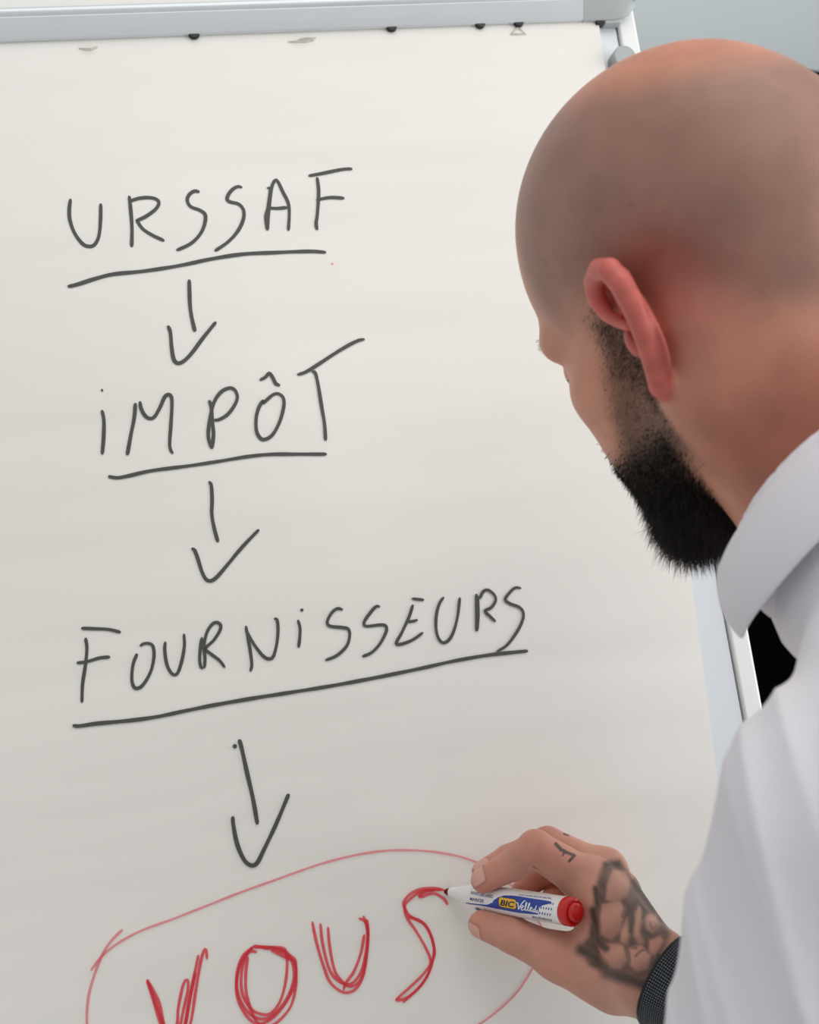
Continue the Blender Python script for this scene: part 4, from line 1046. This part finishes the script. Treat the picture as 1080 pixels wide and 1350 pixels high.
def uvm(u, v):                                   # a place in the close-up of the print -> (along, angle)
    px, py = 620 + u / 6.75, 1140 + v / 6.75
    d = V3((px - 540) / FPX, (py - 675) / FPX, 1.0)
    # ray against the barrel cylinder
    o = -TIP; dd = d - (d @ AX) * AX; oo = o - (o @ AX) * AX
    A_, B_, C_ = dd @ dd, 2 * dd @ oo, oo @ oo - R_B ** 2; disc_ = B_ * B_ - 4 * A_ * C_
    t = (-B_ - math.sqrt(disc_)) / (2 * A_) if disc_ > 0 else -B_ / (2 * A_)
    q = d * t - TIP; return float(q @ AX), math.atan2(float(q @ E2), float(q @ E1))
def print_strip(name, rows, mat, lift=0.05):     # rows: (u, v_top, v_bottom) in the close-up
    vs, fs = [], []; n = 10
    for u, v0, v1 in rows:
        s0, t0 = uvm(u, v0); s1, t1 = uvm(u, v1)
        for k in range(n + 1): f = k / n; vs.append(to_world(mp(s0 + (s1 - s0) * f, t0 + (t1 - t0) * f, R_B + lift)))
    for i in range(len(rows) - 1):
        for k in range(n): fs.append((i * (n + 1) + k, i * (n + 1) + k + 1, (i + 1) * (n + 1) + k + 1, (i + 1) * (n + 1) + k))
    o = mesh_obj(name, vs, fs, mat); o.parent = barrel; return o
print_strip('blue_print', [(-40, 338, 344), (0, 342, 352), (80, 350, 362), (150, 356, 374), (180, 345, 381), (215, 312, 388), (250, 290, 395), (300, 274, 404), (370, 274, 418), (440, 282, 430), (500, 292, 436), (545, 299, 440), (580, 304, 443), (604, 308, 444), (612, 309, 420), (620, 310, 378), (640, 313, 364), (690, 321, 352), (715, 326, 345), (722, 328, 332)], MAT['blue'])
def print_text(name, txt, u0, v0, u1, v1, hgt, mat, shear=0.0, bold=0.0, lift=0.09):
    """text whose baseline runs (u0,v0)-(u1,v1) in the close-up, cap height hgt in close-up units"""
    cu = bpy.data.curves.new('t', 'FONT'); cu.body = txt; cu.shear = shear; cu.offset = bold; cu.resolution_u = 3
    ob = bpy.data.objects.new('t', cu); COL.objects.link(ob)
    dg = bpy.context.evaluated_depsgraph_get(); me = bpy.data.meshes.new_from_object(ob.evaluated_get(dg)); bpy.data.objects.remove(ob)
    bm = bmesh.new(); bm.from_mesh(me); ys = [v.co.y for v in bm.verts]; y0_, y1_ = min(ys), max(ys)
    for k in range(1, 9): bmesh.ops.bisect_plane(bm, geom=bm.verts[:] + bm.edges[:] + bm.faces[:], plane_co=(0, y0_ + (y1_ - y0_) * k / 9, 0), plane_no=(0, 1, 0))
    bmesh.ops.triangulate(bm, faces=bm.faces[:]); bm.to_mesh(me); bm.free()
    co = np.array([v.co[:] for v in me.vertices]); w_ = co[:, 0].max() - co[:, 0].min(); x0 = co[:, 0].min(); hh = co[:, 1].max()
    for v in me.vertices:
        f = (v.co.x - x0) / w_; u = u0 + (u1 - u0) * f; vv = v0 + (v1 - v0) * f - v.co.y / hh * hgt
        s, t = uvm(u, vv); v.co = to_world(mp(s, t, R_B + lift))
    me.materials.append(mat); o = bpy.data.objects.new(name, me); COL.objects.link(o); o.parent = barrel; o.name = name
    return o
print_text('lettering', 'WHITEBOARD', 4, 262, 205, 300, 30, MAT['navy'], 0.1, 0.01)
print_text('lettering', 'MARKER', -2, 318, 122, 340, 30, MAT['navy'], 0.1, 0.01)
def badge(name, u0, u1, vc0, vc1, hh, mat, lift):
    rows = []
    for k in range(13):
        f = k / 12; u = u0 + (u1 - u0) * f; c = vc0 + (vc1 - vc0) * f
        e = min(f, 1 - f) * (u1 - u0); k_ = hh if e > 14 else hh - 14 + math.sqrt(max(0, 14 ** 2 - (14 - e) ** 2))
        rows.append((u, c - k_, c + k_))
    return print_strip(name, rows, mat, lift)
badge('badge_border', 253, 415, 328, 356, 47, MAT['ink_black'], 0.07)
badge('badge', 258, 410, 329, 355, 42, MAT['yellow'], 0.10)
print_text('lettering', 'BIC', 266, 359, 398, 381, 50, MAT['ink_black'], 0.25, 0.035, 0.14)
print_text('lettering', 'LOW ODOR-ODEUR NEUTRE', 435, 274, 722, 307, 13, MAT['blue'], 0.1, 0.012)
print_text('lettering', 'ecolutions', 552, 472, 728, 505, 26, MAT['navy'], 0.2, 0.012)
def print_lines(name, lines, wd, mat, lift=0.11):
    vs, fs = [], []
    for ln_ in lines:
        P = catmull(ln_, 4.0); n = len(P); b0 = len(vs)
        for k, q in enumerate(P):
            d = nrm(P[min(k + 1, n - 1)] - P[max(k - 1, 0)]); o = np.array([-d[1], d[0]]) * wd / 2
            for sg in (1, -1): s, t = uvm(*(q + sg * o)); vs.append(to_world(mp(s, t, R_B + lift)))
        for k in range(n - 1): fs.append((b0 + 2 * k, b0 + 2 * k + 1, b0 + 2 * k + 3, b0 + 2 * k + 2))
    o = mesh_obj(name, vs, fs, mat); o.parent = barrel; return o
print_lines('script_lettering', [[(412,338),(424,342),(430,370),(432,396),(445,370),(470,335),(492,318)], [(452,388),(470,378),(474,366),(462,366),(454,384),(460,402),(478,400),(492,384),(502,352),(506,338),(500,340),(490,380),(492,404),(506,402),(520,380),(530,352),(532,344),(526,346),(514,386),(518,408),(532,404),(546,392),(550,380),(540,380),(533,398),(540,414),(556,408)],
    [(576,398),(566,396),(558,410),(564,420),(576,412),(590,364)], [(577,405),(580,420),(592,414)], [(606,408),(596,408),(590,420),(596,428),(606,418),(606,426),(616,424)]], 8.5, MAT['white_pr'])
tick = [[(u, v), (u - 6, v + 16)] for u, v in ((722, 338), (742, 341))] + [[(634 + 23 * k, 372 + 3.5 * k), (629 + 23 * k, 392 + 3.5 * k)] for k in range(5)] + [[(622 + 23 * k, 420 + 4 * k), (618 + 23 * k, 440 + 4 * k)] for k in range(5)]
print_lines('print_ticks', tick, 9, MAT['blue'])
print_lines('print_mark', [[(46,388),(60,384),(80,392),(104,406)], [(48,394),(66,404),(84,400)], [(60,390),(76,400)]], 7, MAT['navy'])
